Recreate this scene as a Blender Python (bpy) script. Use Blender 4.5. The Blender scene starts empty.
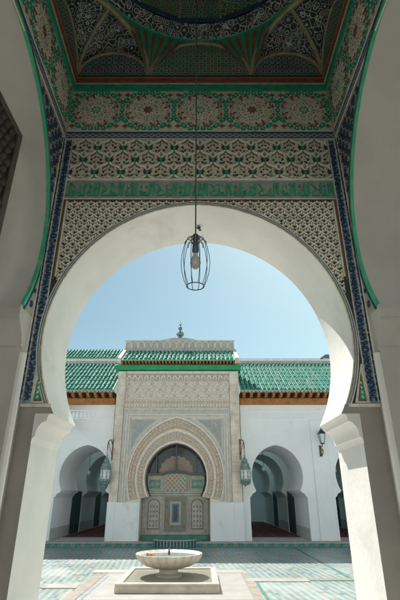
import bpy, math, random
from math import sin, cos, pi, radians, sqrt, atan2, hypot
from mathutils import Vector
random.seed(7)
S = bpy.context.scene
COL = S.collection

# ------------------------------------------------------------------ camera, world, sun, exposure
cam = bpy.data.cameras.new('camera'); camo = bpy.data.objects.new('camera', cam); COL.objects.link(camo)
cam.sensor_fit = 'VERTICAL'; cam.sensor_height = 36; cam.sensor_width = 24; cam.lens = 25.92
cam.clip_start = .05; cam.clip_end = 2000
camo.location = (0, 0, 1.65); camo.rotation_euler = (radians(90 + 24.4), 0, 0)
S.camera = camo
SUN = Vector((-.67, 1.0, 1.83)).normalized()
W = bpy.data.worlds.new('World'); S.world = W; W.use_nodes = True
wn = W.node_tree.nodes; bg = wn.get('Background') or wn.new('ShaderNodeBackground')
sky = wn.new('ShaderNodeTexSky'); sky.sky_type = 'NISHITA'; sky.sun_disc = False
sky.sun_elevation = math.asin(SUN.z); sky.sun_rotation = atan2(-SUN.x, SUN.y)
sky.altitude = 400; sky.air_density = 1.0; sky.dust_density = 3.0; sky.ozone_density = .6
tint = wn.new('ShaderNodeMix'); tint.data_type = 'RGBA'; tint.blend_type = 'MULTIPLY'; tint.inputs[0].default_value = 1
tint.inputs[7].default_value = (.88, 1.08, .94, 1)
W.node_tree.links.new(sky.outputs[0], tint.inputs[6]); W.node_tree.links.new(tint.outputs[2], bg.inputs[0]); bg.inputs[1].default_value = .049
sl = bpy.data.lights.new('sun', 'SUN'); sl.energy = 2.6; sl.angle = radians(.53); sl.color = (1, .965, .92)
so = bpy.data.objects.new('sun', sl); COL.objects.link(so)
so.rotation_euler = (-SUN).to_track_quat('-Z', 'Y').to_euler(); so.location = (-8, 12, 22)
S.view_settings.view_transform = 'Standard'; S.view_settings.look = 'None'
S.view_settings.gamma = 1; S.view_settings.use_curve_mapping = False
S.view_settings.exposure = 1.52
S.render.engine = 'CYCLES'
S.cycles.max_bounces = 10; S.cycles.diffuse_bounces = 8; S.cycles.glossy_bounces = 4

# ------------------------------------------------------------------ node helper: python expressions to nodes
class T:
    """wraps a material's node tree; scalar expressions become Math nodes"""
    def __init__(s, name):
        s.m = bpy.data.materials.new(name); s.m.use_nodes = True
        s.t = s.m.node_tree; s.n = s.t.nodes; s.b = s.n['Principled BSDF']
        tc = s.n.new('ShaderNodeTexCoord'); s.P = tc.outputs['Object']
        sp = s.n.new('ShaderNodeSeparateXYZ'); s.t.links.new(s.P, sp.inputs[0])
        s.x, s.y, s.z = [V(s, o) for o in sp.outputs]
    def op(s, o, *a):
        n = s.n.new('ShaderNodeMath'); n.operation = o
        for i, v in enumerate(a): s.put(n.inputs[i], v)
        return V(s, n.outputs[0])
    def put(s, sock, v):
        if isinstance(v, V): s.t.links.new(v.o, sock)
        elif hasattr(v, 'is_output'): s.t.links.new(v, sock)
        elif isinstance(v, (tuple, list)): sock.default_value = tuple(v) + ((1,) if len(v) == 3 and len(sock.default_value) == 4 else ())
        else: sock.default_value = v
    def mix(s, f, a, b):
        n = s.n.new('ShaderNodeMix'); n.data_type = 'RGBA'
        s.put(n.inputs[0], f); s.put(n.inputs[6], a); s.put(n.inputs[7], b); return n.outputs[2]
    def noise(s, scale, detail=4, rough=.55, vec=None, dist=0):
        n = s.n.new('ShaderNodeTexNoise'); n.inputs['Scale'].default_value = scale
        n.inputs['Detail'].default_value = detail; n.inputs['Roughness'].default_value = rough
        n.inputs['Distortion'].default_value = dist
        s.t.links.new(vec or s.P, n.inputs['Vector']); return V(s, n.outputs[0])
    def vor(s, scale, feat='F1', vec=None):
        n = s.n.new('ShaderNodeTexVoronoi'); n.feature = feat; n.inputs['Scale'].default_value = scale
        s.t.links.new(vec or s.P, n.inputs['Vector']); return n
    def vec(s, x, y, z):
        n = s.n.new('ShaderNodeCombineXYZ')
        for i, v in enumerate((x, y, z)): s.put(n.inputs[i], v)
        return n.outputs[0]
    def white(s, vec):
        n = s.n.new('ShaderNodeTexWhiteNoise'); s.t.links.new(vec, n.inputs['Vector']); return V(s, n.outputs[0])
    def step(s, v, a, b):
        n = s.n.new('ShaderNodeMapRange'); n.interpolation_type = 'SMOOTHSTEP'
        s.put(n.inputs[0], v); n.inputs[1].default_value = a; n.inputs[2].default_value = b
        return V(s, n.outputs[0])
    def bump(s, h, strength=.3, dist=.01):
        n = s.n.new('ShaderNodeBump'); n.inputs['Strength'].default_value = strength; n.inputs['Distance'].default_value = dist
        s.put(n.inputs['Height'], h); s.t.links.new(n.outputs[0], s.b.inputs['Normal'])
    def done(s, col, rough=.7, metal=0, spec=None):
        s.put(s.b.inputs['Base Color'], col); s.put(s.b.inputs['Roughness'], rough); s.put(s.b.inputs['Metallic'], metal)
        if spec is not None: s.b.inputs['Specular IOR Level'].default_value = spec
        return s.m
class V:
    def __init__(s, t, o): s.t = t; s.o = o
    def __add__(s, b): return s.t.op('ADD', s, b)
    __radd__ = __add__
    def __mul__(s, b): return s.t.op('MULTIPLY', s, b)
    __rmul__ = __mul__
    def __sub__(s, b): return s.t.op('SUBTRACT', s, b)
    def __rsub__(s, b): return s.t.op('SUBTRACT', b, s)
    def __truediv__(s, b): return s.t.op('DIVIDE', s, b)
    def abs(s): return s.t.op('ABSOLUTE', s)
    def fract(s): return s.t.op('FRACT', s)
    def floor(s): return s.t.op('FLOOR', s)
    def sin(s): return s.t.op('SINE', s)
    def mn(s, b): return s.t.op('MINIMUM', s, b)
    def mx(s, b): return s.t.op('MAXIMUM', s, b)
    def gt(s, b): return s.t.op('GREATER_THAN', s, b)
    def lt(s, b): return s.t.op('LESS_THAN', s, b)
    def ln(s): return s.t.op('SQRT', s)

def paint(name, c, rough=.7, var=.12, scale=3.0, bump=.25, bscale=25, bdist=.006, metal=0, stain=None, stain_amt=.4, stain_scale=1.2, spec=None, crack=0):
    """a coloured surface with mottling, grain relief and optional stains"""
    t = T(name)
    n = t.noise(scale, 6, .6)
    f = t.step(n, .3, .7)
    dark = tuple(v * (1 - var) for v in c); lite = tuple(min(1, v * (1 + var)) for v in c)
    col = t.mix(f, dark, lite)
    if stain:
        s = t.step(t.noise(stain_scale, 8, .68, dist=.6), .56, .72) * stain_amt
        col = t.mix(s, col, stain)
    h = t.noise(bscale, 5, .6) + t.noise(bscale * .12, 3) * 1.5
    if crack:
        nv = t.n.new('ShaderNodeVectorMath'); nv.operation = 'ADD'; t.t.links.new(t.P, nv.inputs[0])
        nz = t.n.new('ShaderNodeTexNoise'); nz.inputs['Scale'].default_value = 2.2; nz.inputs['Detail'].default_value = 6; t.t.links.new(t.P, nz.inputs['Vector'])
        t.t.links.new(nz.outputs['Color'], nv.inputs[1])
        v = t.vor(crack, 'DISTANCE_TO_EDGE', nv.outputs[0]); d = V(t, v.outputs['Distance'])
        line = (1 - t.step(d, .0, .006)) * t.step(t.noise(.9, 3), .52, .62)
        col = t.mix(line * .55, col, tuple(q * .45 for q in c)); h = h - line * 1.5
    if bump: t.bump(h, bump, bdist)
    return t.done(col, rough, metal, spec)

WHITE = paint('white_plaster', (.70, .69, .65), .75, .05, 1.3, .35, 18, .012, stain=(.5, .46, .38), stain_amt=.35, stain_scale=.9)
PORCHW = paint('porch_plaster', (.72, .71, .665), .75, .06, 1.1, .35, 14, .014, stain=(.50, .47, .40), stain_amt=.4, stain_scale=.8)
SIDEW = paint('shaded_porch_plaster', (.47, .445, .405), .75, .07, 1.1, .4, 10, .016, stain=(.38, .35, .30), stain_amt=.35, stain_scale=.8)  # copy of the porch plaster, darkened to stand in for dimmer light
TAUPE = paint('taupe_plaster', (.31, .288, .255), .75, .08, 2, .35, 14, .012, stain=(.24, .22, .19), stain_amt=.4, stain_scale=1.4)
COURTW = paint('courtyard_plaster', (.84, .85, .85), .8, .04, .8, .3, 12, .012, stain=(.62, .60, .55), stain_amt=.3, stain_scale=.7)
PLINTH = paint('stained_plinth_plaster', (.78, .79, .79), .8, .05, 1, .3, 12, .012, stain=(.52, .40, .30), stain_amt=.5, stain_scale=1.3)
INNER = paint('shade_tinted_hall_plaster', (.76, .84, .82), .75, .06, 1, .3, 12, .01, stain=(.34, .36, .33), stain_amt=.4)  # teal cast of the hall's shadows put into the plaster colour
DARKW = paint('shaded_passage_plaster', (.30, .29, .27), .8)
CREAM = paint('carved_stucco', (.68, .645, .535), .75, .14, 9, .5, 60, .004, stain=(.2, .17, .13), stain_amt=.5, stain_scale=4)
CREAM2 = paint('stucco_ground', (.52, .48, .38), .8, .2, 14, .6, 80, .004)
BLACK = paint('dark_painted_ground', (.042, .042, .038), .7, .3, 12, .3, 70, .003)
DBLUE = paint('cobalt_glaze', (.022, .05, .105), .35, .3, 20, .3, 60, .002)
LBLUE = paint('grey_blue_glaze', (.24, .33, .37), .4, .2, 20, .3, 60, .002)
SBLUE = paint('sky_blue_line', (.11, .24, .34), .5, .15, 15, .2, 60, .002)
GREEN = paint('emerald_paint', (.025, .32, .19), .45, .2, 8, .3, 50, .003)
GREENB = paint('bright_green_beam_paint', (.012, .30, .12), .4, .15, 3, .2, 30, .003, stain=(.05, .3, .16), stain_amt=.4)
RED = paint('brick_red_paint', (.27, .085, .06), .55, .25, 12, .3, 50, .003)
BROWN = paint('brown_line_paint', (.16, .085, .055), .6, .2, 10, .3, 50, .003)
OCHRE = paint('ochre_paint', (.28, .17, .06), .55, .2, 10, .3, 50, .003)
MARBLE = paint('worn_marble', (.35, .335, .305), .45, .1, 2.5, .25, 20, .004, stain=(.27, .21, .17), stain_amt=.6, stain_scale=1.6)
FSTONE = paint('fountain_marble', (.48, .43, .36), .55, .14, 5, .4, 30, .006, stain=(.30, .25, .19), stain_amt=.55, stain_scale=3)
PINKST = paint('worn_pink_stone', (.26, .22, .185), .75, .2, 4, .4, 25, .006, stain=(.28, .2, .16), stain_amt=.5, stain_scale=2.5)
STONE = paint('portal_stone', (.66, .575, .48), .8, .2, 2.2, .5, 30, .01, stain=(.54, .36, .25), stain_amt=.8, stain_scale=2.6)
PSTUC = paint('portal_stucco', (.72, .645, .56), .8, .1, 6, .5, 40, .008, stain=(.58, .43, .33), stain_amt=.5, stain_scale=2.2)
PORANGE = paint('faded_orange_stucco', (.58, .40, .28), .8, .15, 8, .3, 40, .004)
PDEEP = paint('shaded_recess_stucco', (.50, .44, .365), .85, .15, 9, .4, 40, .005, stain=(.42, .31, .24), stain_amt=.5, stain_scale=3)  # portal stucco darkened in colour so the recesses look shaded
PGREY = paint('faded_blue_grey_stucco', (.50, .475, .43), .8, .12, 8, .4, 40, .004)
OWOOD = paint('orange_cedar', (.36, .14, .035), .6, .25, 5, .4, 30, .006, stain=(.16, .06, .025), stain_amt=.7, stain_scale=2.5)
BWOOD = paint('weathered_brown_cedar', (.13, .065, .04), .7, .3, 5, .4, 30, .006)
DWOOD = paint('dark_carved_cedar', (.040, .032, .024), .55, .3, 10, .5, 45, .006)
PANELW = paint('grey_wood_panel', (.39, .365, .31), .65, .14, 6, .35, 40, .004, stain=(.24, .19, .16), stain_amt=.5, stain_scale=3)
IRON = paint('black_iron', (.075, .09, .095), .5, .2, 20, .3, 80, .001, metal=.6)
BRASS = paint('verdigris_metal', (.21, .27, .255), .5, .25, 15, .3, 60, .002, metal=.35, stain=(.22, .14, .07), stain_amt=.6, stain_scale=6)
COPPER = paint('aged_copper', (.17, .095, .06), .5, .2, 20, .2, 60, .002, metal=.7)
DTEAL = paint('dark_teal_tile', (.02, .10, .11), .3, .25, 12, .25, 50, .002)
CARPET = paint('red_prayer_carpet', (.22, .02, .025), .95, .3, 6, .4, 120, .004)
PIPE = paint('pale_ridge_mortar', (.52, .51, .46), .85, .12, 5, .5, 25, .008, stain=(.3, .28, .23), stain_amt=.6, stain_scale=2)

def m_roof():
    t = T('green_glazed_tile')
    r = t.white(t.vec((t.x / .17).floor(), (t.y / .28).floor(), 0))
    n = t.noise(7, 5, .6)
    c = t.mix(r, (.010, .155, .105), (.020, .215, .15))
    c = t.mix(t.step(n, .58, .75) * .4, c, (.06, .26, .19))
    c = t.mix(t.step(t.noise(1.3, 7, .7, dist=.6), .55, .72) * .55, c, (.05, .10, .075))
    c = t.mix(t.white(t.vec((t.x / .17).floor(), (t.y / .35).floor(), 5.0)).gt(.93), c, (.14, .20, .15))
    j = (t.y / .28).fract()
    t.bump(t.step(j, 0, .12) + n * .3, .6, .015)
    return t.done(c, .62, 0, .08)
ROOF = m_roof()
ROOFPAN = paint('pale_green_pan_tile', (.25, .40, .335), .8, .2, 6, .3, 30, .006, stain=(.16, .34, .27), stain_amt=.6, stain_scale=3)

def m_glass(name, c, rough=.1, alpha=None):
    t = T(name); t.bump(t.noise(9, 3), .05, .01)
    if alpha: t.b.inputs['Transmission Weight'].default_value = alpha
    return t.done(c, rough)
DGLASS = m_glass('dark_window_glass', (.02, .03, .032), .12)
LGLASS = m_glass('milky_lantern_glass', (.72, .77, .74), .35, .15)
BULB = m_glass('frosted_bulb_glass', (.45, .45, .42), .25, .2)
WATER = m_glass('pool_water', (.30, .36, .32), .06)
WATERD = m_glass('shallow_green_water', (.30, .285, .225), .22)

def m_floor():
    """courtyard mosaic: narrow glazed tiles in rows that run out from the hall, teal and white by turns"""
    t = T('courtyard_mosaic')
    u = t.x + t.y * .09; w = .075
    k = (u / w).floor(); fu = (u / w).fract()
    off = (k * .5).fract() * .6
    v = t.y / .15 + off
    kv = v.floor(); fv = v.fract()
    r = t.white(t.vec(k, kv, 3.0)); r2 = t.white(t.vec(k, kv, 9.0))
    par = (k * .5).fract().gt(.2)
    teal = t.mix(r, (.13, .225, .215), (.20, .295, .28))
    pale = t.mix(r, (.27, .31, .295), (.35, .375, .35))
    c = t.mix(par, pale, teal)
    c = t.mix(r2.gt(.93), c, (.32, .23, .16))
    c = t.mix(r2.lt(.05), c, (.10, .16, .22))
    j = ((fu - .5).abs() * 2).mx((fv - .5).abs() * 2 * .98)
    g = t.step(j, .86, .95)
    c = t.mix(g, c, (.30, .31, .29))
    wear = t.step(t.noise(.55, 7, .65), .42, .68)
    c = t.mix(wear * .6, c, (.33, .35, .33))
    c = t.mix(t.step(t.noise(1.7, 8, .7, dist=.5), .60, .74) * .5, c, (.27, .25, .21))
    t.bump(g * -1 + t.noise(30, 3) * .2, .25, .004)
    return t.done(c, t.mix(wear, (.35, .35, .35), (.6, .6, .6)))
FLOOR = m_floor()

def m_riser():
    """zellij riser: green ground, eight-point orange and white stars in a row"""
    t = T('green_star_zellij')
    u = (t.x / .36).fract() - .5; v = (t.z - .085) / .36
    a = u.abs(); b = v.abs()
    sq = a.mx(b); di = (a + b) * .72
    star = sq.mn(di)
    c = t.mix((t.white(t.vec((t.x / .045).floor(), (t.z / .04).floor(), 0))), (.012, .13, .11), (.04, .25, .22))
    small = ((t.x / .09 + .25).fract() - .5).abs() + ((t.z / .085).fract() - .5).abs()
    c = t.mix(small.lt(.2), c, (.22, .27, .25))
    c = t.mix(star.lt(.145), c, (.20, .28, .25))
    c = t.mix(star.lt(.115), c, (.34, .19, .09))
    c = t.mix(star.lt(.05), c, (.03, .14, .16))
    return t.done(c, .3)
RISER = m_riser()

def m_meander():
    """narrow glazed band: cobalt ground, pale interlaced chain"""
    t = T('blue_chain_band')
    s = (t.x + t.y) / .10
    z = (t.z - 6.69) / .05
    w = (s * pi).sin() * .55
    l1 = (z - w).abs(); l2 = (z + w).abs()
    c = t.mix(l1.mn(l2).lt(.28), (.02, .045, .15), (.36, .40, .42))
    c = t.mix(t.noise(20, 4) * .5, c, (.08, .1, .16))
    return t.done(c, .4)
MEANDER = m_meander()

def m_dome(name, base, a, b, sc, seed):
    """painted dome panel: leaf scrolls and flowers on a dark ground"""
    t = T(name)
    per = .9 / sc
    wob = (t.noise(5, 3) - .5) * .35
    h = (t.x + t.y * 1.02) / per * pi + wob; q = t.z / per * pi + wob
    l1 = (h + q).sin().abs(); l2 = (h - q).sin().abs()
    lat = l1.mn(l2)
    cell = ((h * 1.0).sin().abs() * (q * 1.0).sin().abs()); cell2 = (h.sin().abs() - 1).abs().mx(q.sin().abs())
    ring = (cell - .55).abs()
    c = t.mix(lat.lt(.16), base, a)
    c = t.mix(ring.lt(.10), c, a)
    r = t.white(t.vec((h / pi).floor(), (q / pi).floor(), 2.0))
    c = t.mix(cell.gt(.72), c, t.mix(r.gt(.5), b, (.30, .06, .04)))
    c = t.mix(cell.gt(.95), c, (.45, .36, .2))
    c = t.mix(t.step(t.noise(3, 5), .45, .7) * .45, c, base)
    t.bump(lat.lt(.16), .2, .004)
    return t.done(c, .55)
def m_scroll(name, base, line, sc):
    """painted vault: close flower heads with pale outlines on black"""
    t = T(name)
    v = t.vor(sc); d = V(t, v.outputs['Distance'])
    e = V(t, t.vor(sc, 'DISTANCE_TO_EDGE').outputs['Distance'])
    r = t.white(v.outputs['Position'])
    c = t.mix(((d - .36).abs()).lt(.05), base, line)
    c = t.mix(e.lt(.035), c, line)
    fl = t.mix(r.gt(.33), (.05, .20, .16), (.30, .10, .06)); fl = t.mix(r.gt(.66), fl, (.10, .16, .26))
    c = t.mix(d.lt(.24), c, fl)
    c = t.mix(d.lt(.09), c, (.50, .44, .30))
    c = t.mix(t.step(t.noise(3, 5), .45, .7) * .4, c, base)
    t.bump(e.lt(.035), .2, .004)
    return t.done(c, .55)
DOMEA = m_scroll('painted_panel_black', (.03, .036, .036), (.52, .56, .48), 9)
DOMEB = m_dome('painted_panel_green', (.07, .18, .13), (.58, .56, .42), (.03, .25, .17), 7.5, 1)
DOMEC = m_dome('painted_panel_blue', (.035, .075, .11), (.56, .60, .54), (.03, .24, .20), 8.5, 2)
RIB = paint('gilded_rib', (.40, .35, .23), .5, .2, 10, .3, 40, .004)

def m_lattice():
    """door lattice: eight-fold star work in green and red on pale wood"""
    t = T('star_lattice_wood')
    p = .165
    u = (t.x / p + ((t.z / (p * .5)).floor() * .5).fract()).fract() - .5
    v = ((t.z / (p * .5)).fract() - .5) * .5
    d = u.abs().mx(v.abs()).mn((u.abs() + v.abs()) * .74)
    r = t.white(t.vec((t.x / p).floor(), (t.z / (p * .5)).floor(), 1.0))
    c = t.mix(d.lt(.19), (.40, .36, .29), t.mix(r.gt(.6), (.02, .20, .11), (.30, .06, .035)))
    c = t.mix(d.lt(.07), c, (.42, .38, .3))
    return t.done(c, .55)
LATTICE = m_lattice()
def m_marquetry():
    t = T('marquetry_field')
    p = .11
    a = (t.x / p).fract() - .5; b = (t.z / p).fract() - .5
    d = (a.abs() - b.abs()).abs().mn((a * a + b * b).ln() * .8)
    c = t.mix(d.lt(.12), (.24, .26, .21), (.11, .15, .12))
    r = t.white(t.vec((t.x / p).floor(), (t.z / p).floor(), 1.0))
    c = t.mix(r.gt(.75), c, (.26, .13, .08))
    return t.done(c, .6)
MARQ = m_marquetry()
def m_carpet():
    t = T('red_woven_carpet')
    a = ((t.x / .62).fract() - .5).abs(); b = ((t.y / 1.1).fract() - .5).abs()
    c = t.mix(a.mx(b).gt(.44), (.14, .025, .03), (.20, .11, .08))
    c = t.mix(t.noise(9, 4) * .6, c, (.08, .015, .02))
    return t.done(c, .95)
CARP = m_carpet()

# ------------------------------------------------------------------ mesh builder
class MB:
    def __init__(s): s.v = []; s.f = []; s.i = []; s.c = 0
    def face(s, pts, m=0):
        k = len(s.v); s.v += [tuple(p) for p in pts]; s.f.append(tuple(range(k, k + len(pts)))); s.i.append(m)
    def idx(s, vs, fs, m=0):
        k = len(s.v); s.v += [tuple(p) for p in vs]
        for f in fs: s.f.append(tuple(q + k for q in f)); s.i.append(m)
    def box(s, x0, x1, y0, y1, z0, z1, m=0):
        v = [(x, y, z) for z in (z0, z1) for y in (y0, y1) for x in (x0, x1)]
        s.idx(v, [(0, 2, 3, 1), (4, 5, 7, 6), (0, 1, 5, 4), (2, 6, 7, 3), (0, 4, 6, 2), (1, 3, 7, 5)], m)
    def bbox(s, x0, x1, y0, y1, z0, z1, b=.01, m=0):
        """box with chamfered edges"""
        vs = []; 
        for z, o in ((z0, b), (z0 + b, 0), (z1 - b, 0), (z1, b)):
            x_0, x_1, y_0, y_1 = x0 + o, x1 - o, y0 + o, y1 - o
            c = b
            vs += [(x_0 + c, y_0, z), (x_1 - c, y_0, z), (x_1, y_0 + c, z), (x_1, y_1 - c, z), (x_1 - c, y_1, z), (x_0 + c, y_1, z), (x_0, y_1 - c, z), (x_0, y_0 + c, z)]
        fs = [tuple(reversed(range(8))), tuple(range(24, 32))]
        for k in range(3):
            for j in range(8): fs.append((k * 8 + j, k * 8 + (j + 1) % 8, k * 8 + 8 + (j + 1) % 8, k * 8 + 8 + j))
        s.idx(vs, fs, m)
    def prism(s, poly, M, d0, d1, m=0, back=False):
        """2D outline poly (u, v) raised from depth d0 to d1 through the map M(u, v, d)"""
        n = len(poly)
        if 0 < d1 - d0 < .05: s.c = (s.c + 1) % 17; d1 += s.c * .00013
        vs = [M(u, v, d0) for u, v in poly] + [M(u, v, d1) for u, v in poly]
        fs = [tuple(range(n, 2 * n))] + [(i, (i + 1) % n, n + (i + 1) % n, n + i) for i in range(n)]
        if back: fs.append(tuple(reversed(range(n))))
        s.idx(vs, fs, m)
    def strip(s, pts, M, d0, d1, m=0):
        """quad strip across depth along an open outline"""
        n = len(pts)
        vs = [M(u, v, d0) for u, v in pts] + [M(u, v, d1) for u, v in pts]
        s.idx(vs, [(i, i + 1, n + i + 1, n + i) for i in range(n - 1)], m)
    def tube(s, path, r, n=8, m=0, cap=True):
        path = [Vector(p) for p in path]; rs = r if isinstance(r, (list, tuple)) else [r] * len(path)
        vs = []; a = None
        for i, p in enumerate(path):
            d = (path[min(i + 1, len(path) - 1)] - path[max(i - 1, 0)]).normalized()
            if a is None: a = d.orthogonal().normalized()
            a = (a - d * a.dot(d)).normalized(); b = d.cross(a)
            vs += [tuple(p + (a * cos(2 * pi * k / n) + b * sin(2 * pi * k / n)) * rs[i]) for k in range(n)]
        fs = [(i * n + k, i * n + (k + 1) % n, (i + 1) * n + (k + 1) % n, (i + 1) * n + k) for i in range(len(path) - 1) for k in range(n)]
        if cap: fs += [tuple(reversed(range(n))), tuple(range((len(path) - 1) * n, len(path) * n))]
        s.idx(vs, fs, m)
    def lathe(s, prof, c, n=24, m=0, mod=None, closed=False, rot=0):
        """profile of (r, z) turned about the vertical through c"""
        vs = []
        for i, (r, z) in enumerate(prof):
            for k in range(n):
                a = 2 * pi * k / n + rot; q = r * (mod(a, i) if mod else 1)
                vs.append((c[0] + q * cos(a), c[1] + q * sin(a), c[2] + z))
        fs = [(i * n + k, i * n + (k + 1) % n, (i + 1) * n + (k + 1) % n, (i + 1) * n + k) for i in range(len(prof) - 1) for k in range(n)]
        if closed: fs += [tuple(reversed(range(n))), tuple(range((len(prof) - 1) * n, len(prof) * n))]
        s.idx(vs, fs, m)
    def build(s, name, mats, parent=None, smooth=True, ang=35):
        me = bpy.data.meshes.new(name); me.from_pydata(s.v, [], s.f)
        mats = mats if isinstance(mats, (list, tuple)) else [mats]
        for q in mats: me.materials.append(q)
        me.polygons.foreach_set('material_index', s.i)
        import bmesh
        bm = bmesh.new(); bm.from_mesh(me); bmesh.ops.remove_doubles(bm, verts=bm.verts, dist=1e-5)
        bmesh.ops.recalc_face_normals(bm, faces=bm.faces); bm.to_mesh(me); bm.free()
        if smooth:
            me.polygons.foreach_set('use_smooth', [True] * len(me.polygons)); me.set_sharp_from_angle(angle=radians(ang))
        o = bpy.data.objects.new(name, me); COL.objects.link(o)
        if parent is not None:
            o.parent = parent
            if parent.type == 'EMPTY' and not parent.get('local'): o.location = -parent.location
        return o

def thing(name, label, cat, loc=(0, 0, 0), group=None, local=False):
    o = bpy.data.objects.new(name, None); COL.objects.link(o); o.location = loc; o.empty_display_size = .2
    o['label'] = label; o['category'] = cat
    if group: o['group'] = group
    if local: o['local'] = 1
    return o
def tag(o, label, cat, group=None):
    o['label'] = label; o['category'] = cat
    if group: o['group'] = group
    return o
def struct(o, label=None):
    o['kind'] = 'structure'
    if label: o['label'] = label
    return o

# planes: (u, v, depth towards the viewer of that face) to world
def MF(y): return lambda u, v, d: (u, y - d, v)              # face looking towards -y
def MBk(y): return lambda u, v, d: (u, y + d, v)
def MX(x, sg): return lambda u, v, d: (x + sg * d, u, v)     # face looking along sg*x, u is world y
def MZ(z): return lambda u, v, d: (u, v, z + d)

def arch(h, zc, zap, zs, cx=0, n=48):
    """horseshoe outline, left spring to right spring; h half width at zc, zap apex, zs springing level"""
    e = max(0, ((zap - zc) ** 2 - h * h) / (2 * h)); R = h + e
    a0 = math.asin(max(-1, (zs - zc) / R)); a1 = math.acos(e / R)
    right = [(cx - e + R * cos(a0 + (a1 - a0) * k / n), zc + R * sin(a0 + (a1 - a0) * k / n)) for k in range(n + 1)]
    left = [(2 * cx - u, v) for u, v in right]
    return left + right[::-1][1:]
def arch_r(a, d, cx, zc):
    """offset of an arch outline outwards by d"""
    out = []
    n = len(a)
    for i, (u, v) in enumerate(a):
        p, q = a[max(i - 1, 0)], a[min(i + 1, n - 1)]
        tx, tz = q[0] - p[0], q[1] - p[1]; L = hypot(tx, tz)
        out.append((u - tz / L * d, v + tx / L * d))
    return out
def opening(a, jamb, cx, z0=0.):
    zs = a[0][1]
    return [(cx - jamb, z0), (cx - jamb, zs)] + a + [(cx + jamb, zs), (cx + jamb, z0)]
def arch_wall(mb, op, u0, u1, z0, z1, M, t, mf=0, mi=0, mbk=0, ends=True, back=True):
    """wall from u0 to u1 with an arched opening down to its foot; t thick behind the front plane"""
    def poly(): return [(u0, z0)] + op + [(u1, z0), (u1, z1), (u0, z1)]
    mb.face([M(u, v, 0) for u, v in poly()], mf)
    if back: mb.face([M(u, v, -t) for u, v in poly()], mbk)
    mb.strip(op, M, 0, -t, mi)
    mb.face([M(u0, z1, 0), M(u1, z1, 0), M(u1, z1, -t), M(u0, z1, -t)], mf)
    if ends:
        for u in (u0, u1): mb.face([M(u, z0, 0), M(u, z1, 0), M(u, z1, -t), M(u, z0, -t)], mf)
def arch_edge_roll(mb, op, M, d, r, m=0):
    mb.tube([M(u, v, d) for u, v in op], r, 6, m)

# 2D shapes for carved ornament
def circ(cx, cy, r, n=12, ry=None, rot=0): return [(cx + r * cos(rot + 2 * pi * k / n), cy + (ry or r) * sin(rot + 2 * pi * k / n)) for k in range(n)]
def ribbon(pts, w):
    """closed outline of a stroke of width w (number or function of 0..1)"""
    n = len(pts); L = []; R = []
    for i, (x, y) in enumerate(pts):
        p, q = pts[max(i - 1, 0)], pts[min(i + 1, n - 1)]
        tx, ty = q[0] - p[0], q[1] - p[1]; l = hypot(tx, ty) or 1
        ww = (w(i / (n - 1)) if callable(w) else w) / 2
        L.append((x - ty / l * ww, y + tx / l * ww)); R.append((x + ty / l * ww, y - tx / l * ww))
    return L + R[::-1]
def star(cx, cy, R, r, n, rot=0): return [(cx + (R if k % 2 == 0 else r) * cos(rot + pi * k / n), cy + (R if k % 2 == 0 else r) * sin(rot + pi * k / n)) for k in range(2 * n)]
def leaf(cx, cy, l, w, a, n=7):
    p = []
    for k in range(n + 1):
        t = k / n; p.append((l * t, w / 2 * sin(pi * t ** .8)))
    for k in range(n - 1, 0, -1):
        t = k / n; p.append((l * t, -w / 2 * sin(pi * t ** .8)))
    return [(cx + u * cos(a) - v * sin(a), cy + u * sin(a) + v * cos(a)) for u, v in p]
def spiral(cx, cy, r, a0, turn, n=10, sg=1): return [(cx + r * (1 - .78 * k / n) * cos(a0 + sg * turn * k / n), cy + r * (1 - .78 * k / n) * sin(a0 + sg * turn * k / n)) for k in range(n + 1)]

# ================================================================== ground
g = MB(); g.face([(-150, -60, -.02), (150, -60, -.02), (150, 240, -.02), (-150, 240, -.02)])
struct(g.build('ground', paint('pale_paving', (.60, .57, .50), .9)))
g = MB(); g.face([(-14, 5.97, 0), (14, 5.97, 0), (14, 17.5, 0), (-14, 17.5, 0)])
struct(g.build('courtyard_floor', FLOOR))
g = MB(); g.face([(-6, -6, -.008), (6, -6, -.008), (6, 5.97, -.008), (-6, 5.97, -.008)])
struct(g.build('porch_floor', paint('white_marble', (.55, .54, .51), .4)))
g = MB()                                                       # raised marble floor of the hall, and carpets on it
g.box(-16.2, 14.8, 17.5, 34, .0, .15)
struct(g.build('hall_floor', paint('hall_marble', (.62, .61, .58), .4, .1, 2)))

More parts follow.
